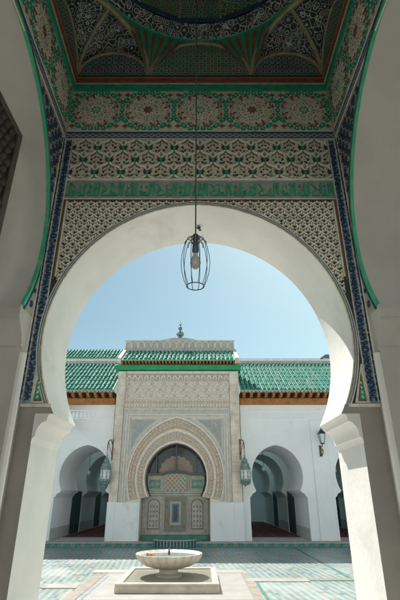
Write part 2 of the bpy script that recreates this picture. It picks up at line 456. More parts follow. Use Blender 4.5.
# ================================================================== the entrance porch the camera stands in
PX, PY0, PY1, TH = 2.06, .87, 5.0, .97
PC = (PY0 + PY1) / 2
porch = thing('gate_porch', 'domed entrance porch with a huge white horseshoe arch, carved stucco and painted tile friezes', 'porch', (0, PC, 0))
ACX = -.03
A1 = arch(1.885, 3.45, 5.375, 2.5, ACX, 64)
OP1 = opening(A1, 1.84, ACX)
rw = random.Random(3)
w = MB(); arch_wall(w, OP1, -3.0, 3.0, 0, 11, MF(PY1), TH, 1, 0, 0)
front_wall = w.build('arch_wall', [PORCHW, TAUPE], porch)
w = MB(); arch_wall(w, OP1, -3.0, 3.0, 0, 11, MF(PY0 - TH), TH, 0, 0, 0)
w.build('arch_wall', [PORCHW], porch)
SA = arch(1.92, 4.70, 6.65, 3.62, PC, 64); OPS = opening(SA, 1.80, PC)
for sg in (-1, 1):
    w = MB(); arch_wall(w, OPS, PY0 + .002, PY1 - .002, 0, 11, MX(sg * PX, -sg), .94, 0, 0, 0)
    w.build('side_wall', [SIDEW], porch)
    # impost mouldings of the side arch
    for far in (0, 1):
        w = MB()
        d = 1 if far else -1
        prof = [(1.80, 3.16), (1.79, 3.20), (1.765, 3.21), (1.75, 3.28), (1.70, 3.36), (1.64, 3.43), (1.60, 3.46), (1.60, 3.49), (1.575, 3.50), (1.575, 3.60), (1.585, 3.618), (1.80, 3.618)]
        poly = [(PC + d * a, b) for a, b in prof]
        w.prism(poly, MX(sg * (PX - .02), -sg), 0, -.95, 0, True)
        w.build('impost', SIDEW, porch, ang=50)
    # rounded pale corner bead below the tiles
    w = MB(); w.tube([(sg * (PX - .004), 4.80, 0), (sg * (PX - .004), 4.80, 3.15)], .055, 10)
    w.build('corner_bead', PORCHW, porch)
# impost blocks of the big arch
for d in (-1, 1):
    prof = [(1.84, 2.20), (1.825, 2.24), (1.81, 2.25), (1.80, 2.30), (1.775, 2.36), (1.735, 2.41), (1.715, 2.42), (1.70, 2.425), (1.695, 2.46), (1.675, 2.47), (1.67, 2.495), (1.60, 2.50), (1.60, 2.505), (1.84, 2.505)]
    prof = [(1.84, 2.18), (1.828, 2.235), (1.805, 2.25), (1.80, 2.31), (1.78, 2.36), (1.745, 2.40), (1.715, 2.415), (1.70, 2.42), (1.69, 2.475), (1.66, 2.502), (1.84, 2.502)]
    w = MB(); w.prism([(ACX + d * a, b) for a, b in prof], MF(PY1), .012, -TH - .012, 0, True)
    w.build('impost', PORCHW, porch, ang=50)
# unseen side passages, left open to the sky for fill light; porch roof
for sg in (-1, 1):
    for bx in ((*sorted((sg * 6.0, sg * 6.3)), -1, 6.9, 0, 7.5), (*sorted((sg * 3.002, sg * 5.998)), PY1 + .3, PY1 + .6, 0, 7.5), (*sorted((sg * 3.002, sg * 5.998)), -.4, -.1, 0, 7.5)):
        w = MB(); w.box(*bx); w.build('passage_wall', WHITE, porch)
w = MB(); w.box(-3.1, 3.1, -.2, 6.05, 11.002, 11.3); w.build('roof', PORCHW, porch)

FM = MF(PY1)
ROSG = paint('rosette_ground', (.60, .575, .47), .8, .2, 16, .5, 80, .004)
def frieze(M, u0, u1, n):
    """rosette frieze, blue chain band and painted cornice on one wall"""
    mats = [CREAM, GREEN, RED, CREAM2, DBLUE, MEANDER, OCHRE, ROSG, LBLUE, BROWN]
    b = MB()
    b.prism([(u0, 6.80), (u1, 6.80), (u1, 7.64), (u0, 7.64)], M, 0, .004, 7)
    P = (u1 - u0) / n
    for q in range(n):
        cu, cv = u0 + P * (q + .5), 7.215
        kind = q % 2
        ra, rb = P * .5, .385
        # interlaced star ribbons
        for m_, rr in ((5, .30), (7, .31), (6, .21)):
            for k in range(16):
                a, c_ = 2 * pi * k / 16, 2 * pi * (k + m_) / 16
                p, e = (cu + rr * cos(a), cv + rr * sin(a)), (cu + rr * cos(c_), cv + rr * sin(c_))
                b.prism(ribbon([p, e], .0115), M, .004, .011 + .0006 * m_, 0)
        for k in range(16):
            a = 2 * pi * (k + .5) / 16
            b.prism(leaf(cu + .255 * cos(a), cv + .255 * sin(a), .06, .03, a), M, .004, .012, 2 if (k // 2) % 2 == 0 else 0)
            b.prism(circ(cu + .17 * cos(a), cv + .17 * sin(a), .015, 6), M, .004, .012, 1 if k % 2 else 4)
        for rr, nn, l_, w_, m_ in ((.115, 16, .03, .016, 8), (.145, 16, .028, .015, 9), (.20, 24, .03, .013, 9), (.235, 24, .028, .014, 8), (.29, 32, .028, .012, 9), (.325, 32, .026, .013, 8)):
            for k in range(nn):
                a = 2 * pi * (k + .5 * (m_ == 8)) / nn
                b.prism(leaf(cu + rr * cos(a), cv + rr * sin(a), l_, w_, a + (.7 if k % 2 else -.7)), M, .004, .0155, m_)
        b.prism(star(cu, cv, .095, .055, 8, pi / 8), M, .004, .018, 2 if kind else 1)
        b.prism(star(cu, cv, .06, .03, 8), M, .004, .018, 2 if kind else 0)
        b.prism(circ(cu, cv, .018, 8), M, .004, .022, 1)
        # red arcs on the diagonals
        for k in range(8):
            a0 = pi / 8 + k * pi / 4
            arc = [(cu + .345 * cos(a0 + t * .055) * (P / .826), cv + .335 * sin(a0 + t * .055)) for t in range(-4, 5)]
            b.prism(ribbon(arc, lambda t: .024 + .024 * sin(pi * t)), M, .004, .012, 2 if k % 2 == 0 or kind == 0 else 2)
            b.prism(circ(cu + .345 * cos(a0) * (P / .826), cv + .335 * sin(a0), .014, 6), M, .004, .016, 0)
        # green chain of hexagons round the octagon
        oc = [(-.5, -.19), (-.5, .19), (-.24, .47), (.24, .47), (.5, .19), (.5, -.19), (.24, -.47), (-.24, -.47)]
        oc = [(cu + x * P, cv + y * .81) for x, y in oc]
        for k in range(8):
            p, e = oc[k], oc[(k + 1) % 8]
            L = hypot(e[0] - p[0], e[1] - p[1]); nn = {0: 3, 1: 2, 2: 4, 3: 2, 4: 3, 5: 2, 6: 4, 7: 2}[k]
            if k == 4 and q < n - 1: continue
            an = atan2(e[1] - p[1], e[0] - p[0])
            for j in range(nn):
                t = (j + .5) / nn; x, y = p[0] + (e[0] - p[0]) * t, p[1] + (e[1] - p[1]) * t
                l, h = L / nn * .46, .036
                hx = [(-l, 0), (-l * .55, h), (l * .55, h), (l, 0), (l * .55, -h), (-l * .55, -h)]
                if abs(x - u0) < .03: x += .028
                if abs(x - u1) < .03: x -= .028
                b.prism([(x + c_ * cos(an) - d_ * sin(an), y + c_ * sin(an) + d_ * cos(an)) for c_, d_ in hx], M, .004, .014, 1)
                b.prism(circ(x, y, .013, 6), M, .004, .018, 0)
        # corner knots between the octagons
        for sx in (-1, 1):
            for sy in (-1, 1):
                x, y = cu + sx * P * .415, cv + sy * .335
                b.prism(star(x, y, .05, .026, 4, pi / 4 * 0), M, .004, .012, 2)
                b.prism(circ(x, y + sy * .035, .014, 6), M, .004, .012, 1)
    o = b.build('rosette_frieze', mats, porch, False)
    b = MB()
    b.prism([(u0, 6.625), (u1, 6.625), (u1, 6.765), (u0, 6.765)], M, 0, .006, 5)
    for z0, z1 in ((6.605, 6.625), (6.765, 6.785)): b.prism([(u0, z0), (u1, z0), (u1, z1), (u0, z1)], M, 0, .014, 0)
    b.build('blue_chain_band', mats, porch, False)
    b = MB()
    for z0, z1, d, m_ in ((7.645, 7.775, .03, 1), (7.775, 7.79, .04, 3), (7.79, 7.885, .055, 2), (7.885, 7.905, .065, 6), (7.905, 7.95, .06, 4)):
        b.prism([(u0, z0), (u1, z0), (u1, z1), (u0, z1)], M, 0, d, m_)
    b.build('painted_cornice', mats, porch, False)
e_ = .066
frieze(FM, -PX + .002, PX - .002, 5)
for sg in (-1, 1): frieze(MX(sg * PX, -sg), PY0, PY1 - e_, 5)

# --- carved lozenge panel
b = MB()
b.prism([(-1.93, 5.85), (1.93, 5.85), (1.93, 6.60), (-1.93, 6.60)], FM, 0, .004, 1)
PU, PV = .386, .25
def ok(poly): return all(-1.925 < u < 1.925 and 5.853 < v < 6.597 for u, v in poly)
def addp(poly, d, m_):
    poly = [(max(-1.925, min(1.925, u)), max(5.853, min(6.597, v))) for u, v in poly]
    us = [p[0] for p in poly]; vs = [p[1] for p in poly]
    if max(us) - min(us) > .004 and max(vs) - min(vs) > .004: b.prism(poly, FM, .004, d, m_)
for r in range(-1, 5):
    for q in range(-6, 7):
        cu = (q + (.5 if r % 2 else 0)) * PU; cv = 5.97 + r * PV * .93
        if not (-2.1 < cu < 2.1): continue
        V2 = PV * .93
        for s_ in (-1, 1):                                     # ogee net
            pts = [(cu + s_ * PU * .5 * (.5 - .5 * cos(pi * t / 10)) , cv + V2 * (t / 10) + .02 * sin(2 * pi * t / 10)) for t in range(11)]
            addp(ribbon(pts, .034), .022, 0)
            pts2 = [(u + s_ * .0, v - .038) for u, v in pts]
            addp(ribbon(pts2, .012), .014, 3)
            addp(ribbon([(u, v + .04) for u, v in pts], .010), .012, 4)
        addp(circ(cu, cv + .095, .05, 12, .062), .020, 0)      # pale pointed niche with ochre heart
        addp(leaf(cu, cv + .045, .105, .05, pi / 2), .024, 4)
        addp(circ(cu, cv + .085, .014, 8, .022), .027, 5)
        for s_ in (-1, 1):
            for du, dv, l_, w_, a_, m_ in ((.055, .035, .06, .03, 1.1, 2), (.10, .005, .06, .03, .5, 2), (.115, .055, .05, .028, 2.2, 2), (.155, .035, .05, .026, .9, 2), (.055, .10, .055, .026, .9, 2), (.02, .165, .05, .024, .5, 2), (.145, -.04, .05, .024, .2, 2), (.09, -.045, .06, .028, -.5, 2), (.17, .085, .05, .024, 1.6, 4), (.075, .075, .04, .02, 1.9, 6), (.04, -.075, .05, .024, -.9, 2)):
                if random.random() < .93: addp(leaf(cu + s_ * du, cv + dv, l_ * random.uniform(.8, 1.1), w_ * random.uniform(.75, 1.05), (a_ if s_ > 0 else pi - a_) + random.uniform(-.2, .2)), .0065 + .0002 * (len(b.v) % 7), m_ if random.random() < .82 else random.choice((3, 4, 6)))
        addp(circ(cu, cv - .01, .056, 10, .04), .024, 2)       # dark palmette
        addp(leaf(cu, cv - .02, .08, .035, pi * .18), .026, 2); addp(leaf(cu, cv - .02, .08, .035, pi * .82), .026, 2)
        addp(leaf(cu, cv - .02, .075, .03, -pi * .5), .026, 6)
        addp(circ(cu, cv - .006, .022, 8), .029, 6)
        for s_ in (-1, 1):
            addp(ribbon(spiral(cu + s_ * .085, cv + .03, .032, pi / 2, 5, 9, s_), .012), .018, 0)
            addp(leaf(cu + s_ * .10, cv + .055, .05, .026, pi / 2 + s_ * .5), .016, 0)
            addp(circ(cu + s_ * .13, cv - .005, .012, 6), .015, 2)
b.build('lozenge_panel', [CREAM, CREAM2, BLACK, BROWN, LBLUE, OCHRE, GREEN], porch, False)

# --- calligraphy band: green carved letters on pale ground
def letters(b, M, u_right, u_left, v0, h, m_, d0, d1, width=1.0):
    """the phrase al-mulk lillah repeated, written from right to left in carved strokes"""
    k = h; u = u_right
    W_ = .125
    def put(pts, off, w_=W_):
        b.prism(ribbon([(off - x * k * width, v0 + y * k) for x, y in pts], (lambda t: w_(t) * k) if callable(w_) else w_ * k), M, d0, d1, m_)
    def ring(cx, cy, r, off):
        pts = [(cx + r * cos(2 * pi * i / 10), cy + r * sin(2 * pi * i / 10)) for i in range(11)]
        put(pts, off, .095)
    tap = lambda t: .09 + .06 * t
    rv = random.Random(4)
    def alif(): put([(.08, .06), (.10 + rv.uniform(-.02, .02), .5), (.06, .97)], u, tap); return .25
    def lam(): put([(.06, .97), (.10, .5), (.10, .18), (.2, .07), (.36, .07)], u); return .31
    def mim(): ring(.14, .15, .10, u); put([(.02, .05), (.34, .06)], u, .08); return .30
    def kaf(): put([(.0, .07), (.40, .07), (.46, .25), (.12, .46), (.20, .60), (.46, .93)], u, .10); return .58
    def ha(): ring(.17, .20, .13, u); put([(.0, .07), (.18, .06)], u, .08); put([(.20, .33), (.10, .62), (.2, .8)], u, .06); return .40
    def waw(): ring(.14, .30, .10, u); put([(.05, .25), (.10, .1), (.28, .0), (.4, .04)], u, .09); return .38
    def ya(): put([(.05, .5), (.2, .42), (.1, .25), (.3, .1), (.5, .14)], u, .10); put([(.12, -.02), (.2, .02)], u, .08); return .52
    words = ([alif, lam, mim, lam, kaf], [lam, lam, ha], [alif, lam, ya, kaf], [waw, lam, ha], [alif, lam, mim, waw], [lam, ha], [alif, lam, lam, ha])
    order = [0, 1, 4, 2, 5, 3, 0, 6, 1, 2, 4, 1, 0, 1, 5, 3, 6, 2]
    for wi in order:
        for gl in words[wi]:
            if u - .4 * k * width < u_left: break
            adv = gl(); 
            x, y = u - adv * .5 * k * width, v0 + (rv.choice((.42, .58, .8))) * k
            a = rv.uniform(0, pi)
            b.prism(leaf(x, y, .15 * k, .085 * k, a), M, d0, d1 - .004, m_)
            if rv.random() < .6: b.prism(ribbon(spiral(x + .05 * k, v0 + .72 * k, .10 * k, a, 4.2, 7, rv.choice((-1, 1))), .045 * k), M, d0, d1 - .006, m_)
            u -= adv * k * width
        u -= .05 * k * width
CW = .80
b = MB()
b.prism([(-1.93, 5.50), (1.93, 5.50), (1.93, 5.848), (-1.93, 5.848)], FM, 0, .004, 1)
b.prism([(-1.93, 5.815), (1.93, 5.815), (1.93, 5.848), (-1.93, 5.848)], FM, .004, .02, 0)
for z in (5.785, 5.515): b.prism([(-1.93, z), (1.93, z), (1.93, z + .014), (-1.93, z + .014)], FM, .004, .014, 3)
letters(b, FM, 1.915, -1.93, 5.538, .235, 2, .004, .02, CW)
b.build('calligraphy_band', [CREAM, paint('calligraphy_ground', (.30, .29, .25), .8, .15, 12), GREEN, LBLUE], porch, False)

# --- black and cream arabesque round the arch
ACX_, AZC = ACX, 3.45
def arch_r_at(u, v): return hypot(u - ACX_, v - AZC)
def outside(poly, m_=.065): return all(arch_r_at(u, v) > 1.925 + m_ and -1.865 < u < 1.865 and 3.0 < v < 5.41 for u, v in poly)
def clamp_in(poly):
    out = []
    if arch_r_at(sum(p[0] for p in poly) / len(poly), sum(p[1] for p in poly) / len(poly)) < 1.90: return None
    for u, v in poly:
        u = max(-1.862, min(1.862, u)); v = min(5.446, v); q = arch_r_at(u, v)
        if q < 1.952: k = 1.952 / max(q, .01); u, v = ACX_ + (u - ACX_) * k, AZC + (v - AZC) * k
        out.append((max(-1.865, min(1.865, u)), min(5.448, v)))
    ar = abs(sum(a[0] * c[1] - c[0] * a[1] for a, c in zip(out, out[1:] + out[:1]))) / 2
    a0 = abs(sum(a[0] * c[1] - c[0] * a[1] for a, c in zip(poly, poly[1:] + poly[:1]))) / 2
    return out if ar > .3 * a0 and min(p[1] for p in out) > 3.0 else None
def half_arch_poly(off, u_lim, z_lo, z_hi):
    a = arch_r(A1, off, ACX, AZC)
    a = [p for p in a if p[1] > z_lo]
    return a
b = MB()
outer = [p for p in A1 if p[1] > 2.6]
b.face([FM(u, v, .004) for u, v in [(-1.93, 2.6)] + outer + [(1.93, 2.6), (1.93, 5.498), (-1.93, 5.498)]], 1)
C_ = .118
for r in range(0, 28):
    for q in range(-17, 18):
        cu = q * C_ + (C_ / 2 if r % 2 else 0); cv = 5.40 - r * C_ * .80
        sg = 1 if q % 2 == 0 else -1
        shapes = []
        K = C_ / .185 * 1.0
        def sc_(p): return [(cu + (u - cu) * K, cv + (v - cv) * K) for u, v in p]
        for s_ in (-1, 1):
            shapes.append((sc_(ribbon(spiral(cu + s_ * .045, cv + .012, .046, -pi / 2, 4.6, 9, s_), lambda t: .030 - .010 * t)), .022, 0))
            shapes.append((sc_(leaf(cu + s_ * .012, cv - .055, .095, .044, pi / 2 - s_ * 1.05)), .018, 0))
            shapes.append((sc_(leaf(cu + s_ * .078, cv - .02, .065, .036, pi / 2 + s_ * .35)), .018, 0))
            shapes.append((sc_(leaf(cu + s_ * .03, cv - .075, .05, .028, -pi / 2 + s_ * .8)), .016, 0))
        shapes.append((sc_(leaf(cu, cv + .015, .09, .042, pi / 2)), .024, 0))
        shapes.append((sc_(circ(cu, cv - .062, .017, 7)), .02, 0 if (q + r) % 3 else 2))
        for p, d, m_ in shapes:
            p = clamp_in(p)
            if p: b.prism(p, FM, .004, d, m_)
b.build('arabesque_spandrel', [CREAM, BLACK, LBLUE], porch, False)
# lines framing it
b = MB()
b.prism([(-1.925, 5.452), (1.925, 5.452), (1.925, 5.475), (-1.925, 5.475)], FM, .004, .022, 1)
b.prism([(-1.925, 5.4751), (1.925, 5.4751), (1.925, 5.50), (-1.925, 5.50)], FM, .004, .018, 0)
b.build('frame_line', [CREAM, BROWN], porch, False)
for s_ in (-1, 1):
    b = MB()
    b.prism([(s_ * 1.892, 4.2), (s_ * 1.915, 4.2), (s_ * 1.915, 5.4519), (s_ * 1.892, 5.4519)], FM, .004, .022, 1)
    b.prism([(s_ * 1.868, 4.25), (s_ * 1.8919, 4.25), (s_ * 1.8919, 5.4519), (s_ * 1.868, 5.4519)], FM, .004, .018, 0)
    b.build('frame_line', [CREAM, BROWN], porch, False)
    # small green leaf panel at the foot, in a brown frame
    b = MB(); x = s_ * 1.93
    b.prism([(x, 2.62), (x - s_ * .15, 2.62), (x - s_ * .02, 3.08), (x, 3.08)], FM, .004, .010, 0)
    b.prism([(x - s_ * .015, 2.64), (x - s_ * .115, 2.64), (x - s_ * .035, 2.98)], FM, .010, .016, 1)
    b.prism([(x - s_ * .025, 2.66), (x - s_ * .09, 2.66), (x - s_ * .042, 2.92)], FM, .016, .022, 3)
    for j in range(4): b.prism(leaf(x - s_ * .05, 2.67 + j * .055, .04, .02, pi / 2 + s_ * .5), FM, .022, .026, 0)
    b.build('leaf_panel', [CREAM, BROWN, BLACK, GREEN], porch, False)
    b = MB(); b.prism([(s_ * 2.055, 2.575), (s_ * 1.70, 2.575), (s_ * 1.70, 2.61), (s_ * 2.055, 2.61)], FM, .0, .026, 0); b.build('frame_line', [CREAM], porch, False)
def ring_band(mb, a, d0, d1, M, e0, e1, m_):
    i, o = arch_r(a, d0, 0, 0), arch_r(a, d1, 0, 0)
    n = len(a)
    vs = [M(u, v, e0) for u, v in i] + [M(u, v, e1) for u, v in i] + [M(u, v, e1) for u, v in o] + [M(u, v, e0) for u, v in o]
    fs = []
    for k in range(n - 1):
        for r in range(3): fs.append((r * n + k, r * n + k + 1, (r + 1) * n + k + 1, (r + 1) * n + k))
    fs += [(0, n, 2 * n, 3 * n), (n - 1, 2 * n - 1, 3 * n - 1, 4 * n - 1)]
    mb.idx(vs, fs, m_)
b = MB()
Aclip = [p for p in A1 if p[1] > 2.61]
for d0, d1, e1, m_ in ((0, .016, .018, 0), (.016, .024, .024, 1), (.024, .036, .020, 0), (.036, .052, .026, 2), (.052, .066, .022, 0)):
    ring_band(b, Aclip, d0, d1, FM, .0, e1, m_)
b.build('arch_border', [CREAM, BROWN, SBLUE], porch, False)

# --- blue lettered strips beside the corners
def blue_strip(b, M, u0, u1, z0, z1, seed):
    r = random.Random(seed)
    b.prism([(u0, z0), (u1, z0), (u1, z1), (u0, z1)], M, 0, .006, 1)
    w_ = (u1 - u0); cu = (u0 + u1) / 2
    z = z0 + .03
    while z < z1 - .1:
        for s_ in (-1, 1):
            b.prism(ribbon(spiral(cu + s_ * w_ * .17, z + .025, w_ * .21, r.uniform(0, 6), 4, 8, s_), w_ * .2), M, .006, .012, 0)
        b.prism(leaf(cu - w_ * .36, z + .06, w_ * .74, w_ * .24, r.uniform(-.35, .35)), M, .006, .013, 0)
        b.prism(ribbon([(cu - w_ * .3, z + .09), (cu, z + .075), (cu + w_ * .32, z + .1)], w_ * .15), M, .006, .012, 0)
        z += .085
    for u in (u0, u1): b.prism([(u - .006, z0), (u + .006, z0), (u + .006, z1), (u - .006, z1)], M, 0, .016, 2)
for s_ in (-1, 1):
    b = MB(); blue_strip(b, FM, *sorted((s_ * 2.048, s_ * 1.937)), 2.615, 6.60, 5 + s_); b.build('blue_lettered_strip', [DBLUE, LBLUE, CREAM], porch, False)

# --- side wall spandrels: blue scrolls on pale plaster, green line round the arch
for sg in (-1, 1):
    M = MX(sg * PX, -sg)
    b = MB()
    SAc = [p for p in SA if p[1] > 3.63]
    b.face([M(u, v, .004) for u, v in [(PY0, 3.63)] + SAc + [(PY1 - .002, 3.63), (PY1 - .002, 6.605), (PY0, 6.605)]], 1)
    sc = .19
    for r in range(0, 22):
        for q in range(-12, 13):
            cu = PC + q * sc + (sc / 2 if r % 2 else 0); cv = 6.50 - r * sc * .68
            for s_ in (-1, 1):
                for p in (ribbon(spiral(cu + s_ * .05, cv, .05, -pi / 2, 4.4, 9, s_), .020), leaf(cu + s_ * .02, cv - .05, .1, .040, pi / 2 - s_ * .9), leaf(cu, cv + .02, .08, .038, pi / 2 + s_ * .3)):
                    if all(hypot(u - PC, v - 4.70) > 1.92 + .10 and PY0 + .02 < u < PY1 - (.10 if v < 6.2 else .02) and v < 6.59 and v > 3.65 for u, v in p):
                        b.prism(p, M, .004, .014, 0)
    ring_band(b, SAc, .06, .085, M, 0, .016, 0)
    b.build('scroll_spandrel', [DBLUE, paint('pale_spandrel_ground', (.36, .34, .29), .8, .12, 8)], porch, False)
    b = MB(); ring_band(b, SAc, -.004, .036, M, -.02, .022, 0); b.build('green_arch_line', paint('worn_green_line', (.05, .36, .21), .5, .2, 6, stain=(.35, .33, .27), stain_amt=.6, stain_scale=3), porch, False)
    b = MB(); blue_strip(b, M, 4.895, 4.985, 2.615, 6.60, 11 + sg)
    b.build('blue_lettered_strip', [DBLUE, LBLUE, CREAM], porch, False)

# --- dome: squinches, ring, shell
Z0 = 7.952; R8 = PX; hs = R8 * math.tan(pi / 8); ZT = Z0 + hs
def dome_map(k):
    a = k * pi / 4; n = Vector((cos(a), sin(a), 0)); t = Vector((-sin(a), cos(a), 0)); c = Vector((0, PC, 0))
    return lambda u, v, d: tuple(c + n * (R8 - d) + t * u + Vector((0, 0, v)))
lun = MB()
def one_rib(path, rad, n=6):
    q = MB(); q.tube(path, rad, n); q.build('vault_rib', RIB, porch)
semi = lambda r, n=24, cx=0: [(cx - r * cos(pi * k / n), Z0 + r * sin(pi * k / n)) for k in range(n + 1)]
for k in range(8):
    M = dome_map(k)
    if k % 2 == 0:
        lun = MB()
        lun.face([M(u, v, .003) for u, v in [(-R8, Z0), (R8, Z0), (R8, ZT + .3), (-R8, ZT + .3)]], 2)
        lun.prism(semi(hs - .03), M, .003, .014, 0)
        one_rib([M(u, v, .02) for u, v in semi(hs - .015)], .028, 6)
        for s_ in (-1, 1):
            cx = s_ * (R8 + hs) / 2; rr = (R8 - hs) / 2
            lun.prism(semi(rr - .03, 20, cx), M, .003, .012, 1)
            if s_ > 0: lun.build('painted_lunette', [DOMEB, DOMEC, DOMEB], porch)
            one_rib([M(u, v, .02) for u, v in semi(rr - .02, 20, cx)], .024, 6)
            # vault patch from the wall lunette up to the crown of the corner arch
            kd = k + s_; Md = dome_map(kd)
            P = Vector(Md(0, ZT, 0)); n1, n2 = 14, 8; vs = []
            rim = [Vector(M(cx - s_ * rr * cos(pi * i / n1), Z0 + rr * sin(pi * i / n1), .004)) for i in range(n1 + 1)]
            for p in rim:
                for j in range(n2 + 1):
                    f = j / n2 * pi / 2
                    vs.append((p.x + (P.x - p.x) * (1 - cos(f)), p.y + (P.y - p.y) * (1 - cos(f)), p.z + (P.z - p.z) * sin(f)))
            sq = MB(); sq.idx(vs, [(i * (n2 + 1) + j, i * (n2 + 1) + j + 1, (i + 1) * (n2 + 1) + j + 1, (i + 1) * (n2 + 1) + j) for i in range(n1) for j in range(n2)], 0); sq.build('squinch_vault', DOMEA, porch)
            top = vs[(n1 // 2) * (n2 + 1):(n1 // 2 + 1) * (n2 + 1)]
    else:
        one_rib([M(u, v, .01) for u, v in semi(hs)], .045, 8)
        C = Vector((PX * (1 if cos(k * pi / 4) > 0 else -1), PC + PX * (1 if sin(k * pi / 4) > 0 else -1), Z0)); P = Vector(M(0, ZT, 0))
        one_rib([(C.x + (P.x - C.x) * (1 - cos(f)), C.y + (P.y - C.y) * (1 - cos(f)), C.z + (P.z - C.z) * sin(f)) for f in [j * pi / 24 for j in range(13)]], .035, 6)
    # striped fan above each corner of the octagon
    a = (k + .5) * pi / 4; A = Vector((R8 / cos(pi / 8) * cos(a), PC + R8 / cos(pi / 8) * sin(a), Z0))
    nf = 13; Q = []
    for j in range(nf + 1):
        b_ = a + (j / nf - .5) * 2 * radians(14.5)
        Q.append(Vector((R8 * .985 * cos(b_), PC + R8 * .985 * sin(b_), ZT - .005)))
    fan = MB()
    def lift(p, t): q = A.lerp(p, t); q.z = A.z + (p.z - A.z) * t ** .8; return q
    for j in range(nf):
        s0 = .03 if j % 2 else .0
        m_ = 0 if j % 2 == 0 else 1
        for i in range(6):
            t0, t1 = .06 + .94 * i / 6, .06 + .94 * (i + 1) / 6
            fan.face([lift(Q[j], t0), lift(Q[j + 1], t0), lift(Q[j + 1], t1), lift(Q[j], t1)], m_)
    fan.build('striped_fan', [RED, GREEN], porch, False)
b = MB(); b.lathe([(2.12, ZT - .012), (2.03, ZT - .02), (2.02, ZT + .015), (2.0, ZT + .03)], (0, PC, 0), 64); b.build('dome_ring', GREEN, porch)
b = MB(); b.lathe([(2.0, ZT + .03), (1.93, ZT + .10), (1.84, ZT + .19)], (0, PC, 0), 64); b.build('dome_collar', DOMEA, porch)
b = MB(); b.lathe([(1.85, ZT + .19), (1.815, ZT + .185), (1.79, ZT + .225)], (0, PC, 0), 16, rot=pi / 16); b.build('dome_ring', DBLUE, porch, False)
b = MB(); b.lathe([(1.80 * cos(t), ZT + .22 + 1.75 * sin(t)) for t in [j * pi / 24 for j in range(12)]] + [(.02, ZT + 1.97)], (0, PC, 0), 16, rot=pi / 16); b.build('dome_shell', DOMEB, porch, False)
for k in range(16):
    a = 2 * pi * (k + .5) / 16
    one_rib([(1.79 * cos(t) * cos(a), PC + 1.79 * cos(t) * sin(a), ZT + .22 + 1.74 * sin(t)) for t in [j * pi / 24 for j in range(12)]], .022, 6)
# small iron hook in the crown of the arch
b = MB(); b.tube([(-.02, 5.5, 5.40), (-.02, 5.5, 5.33), (-.005, 5.5, 5.295), (.018, 5.5, 5.31)], .012, 6); b.lathe([(.03, 0), (.035, .012), (.012, .03)], (-.02, 5.5, 5.335), 10, closed=True)
b.build('hook', IRON, porch)

# ------------------------------------------------------------------ carved leaf inside the left arch
leafd = thing('carved_door_leaf', 'tall dark carved cedar door leaf standing open inside the left side arch', 'door leaf', (-2.42, 3.6, 0))
b = MB(); b.bbox(-2.46, -2.36, 2.9, 4.28, 0, 5.955, .01)
b.build('board', DWOOD, leafd, False)
b = MB()
for y0, y1, z0, z1 in ((4.16, 4.275, .0, 5.95), (2.905, 3.0, 0, 5.95), (3.001, 4.159, 5.86, 5.95), (3.001, 4.159, 0, .2)): b.bbox(-2.358, -2.325, y0, y1, z0, z1, .006)
b.build('frame', paint('greyed_cedar_frame', (.085, .075, .06), .6, .25, 8), leafd, False)
b = MB()
for r in range(38):
    for q in range(9):
        y = 3.06 + q * .122 + (.06 if r % 2 else 0); z = 5.79 - r * .145
        if y > 4.12: continue
        b.lathe([(.062, 0), (.055, .02), (.035, .045), (.0, .06)], (0, 0, 0), 8)
        n = 32
        for j in range(len(b.v) - n, len(b.v)):
            x_, y_, z_ = b.v[j]; b.v[j] = (-2.36 + z_, y + x_, z + y_ * 1.25)
b.build('carving', DWOOD, leafd, True)

# ------------------------------------------------------------------ pendant lamp
LX, LY = -.035, PC
lamp = thing('pendant_lamp', 'black wire cage pendant lamp hanging on a long cord under the porch dome', 'lamp', (LX, LY, 3.1))
b = MB(); b.tube([(LX, LY, ZT + 1.9), (LX, LY, 3.545)], .006, 6); b.build('cord', IRON, lamp)
b = MB()
prof = [(.035, 3.53), (.075, 3.50), (.093, 3.44), (.108, 3.36), (.112, 3.29), (.105, 3.22), (.088, 3.15), (.066, 3.095)]
for k in range(10):
    a = 2 * pi * k / 10
    b.tube([(LX + r * cos(a), LY + r * sin(a), z) for r, z in prof], .0026, 5)
for r, z in ((.066, 3.095), (.035, 3.53)):
    b.tube([(LX + r * cos(2 * pi * k / 24), LY + r * sin(2 * pi * k / 24), z) for k in range(25)], .004, 5)
cage = b.build('cage', IRON, lamp)
b = MB()
for k in range(8):
    a = 2 * pi * k / 8
    b.tube([(LX + (.056 + .03 * cos(t)) * cos(a), LY + (.056 + .03 * cos(t)) * sin(a), 3.47 + .04 * sin(t)) for t in [j * pi / 6 for j in range(7)]], .004, 5)
b.build('petal_crown', BRASS, lamp)
b = MB(); b.lathe([(.008, .05), (.02, .045), (.024, 0), (.024, -.11), (.017, -.13)], (LX, LY, 3.51), 14, closed=True); b.build('socket', IRON, lamp)
b = MB(); b.lathe([(.016, 0), (.02, -.025), (.037, -.06), (.042, -.09), (.034, -.12), (.015, -.137), (.001, -.14)], (LX, LY, 3.385), 16); b.build('bulb', BULB, lamp)

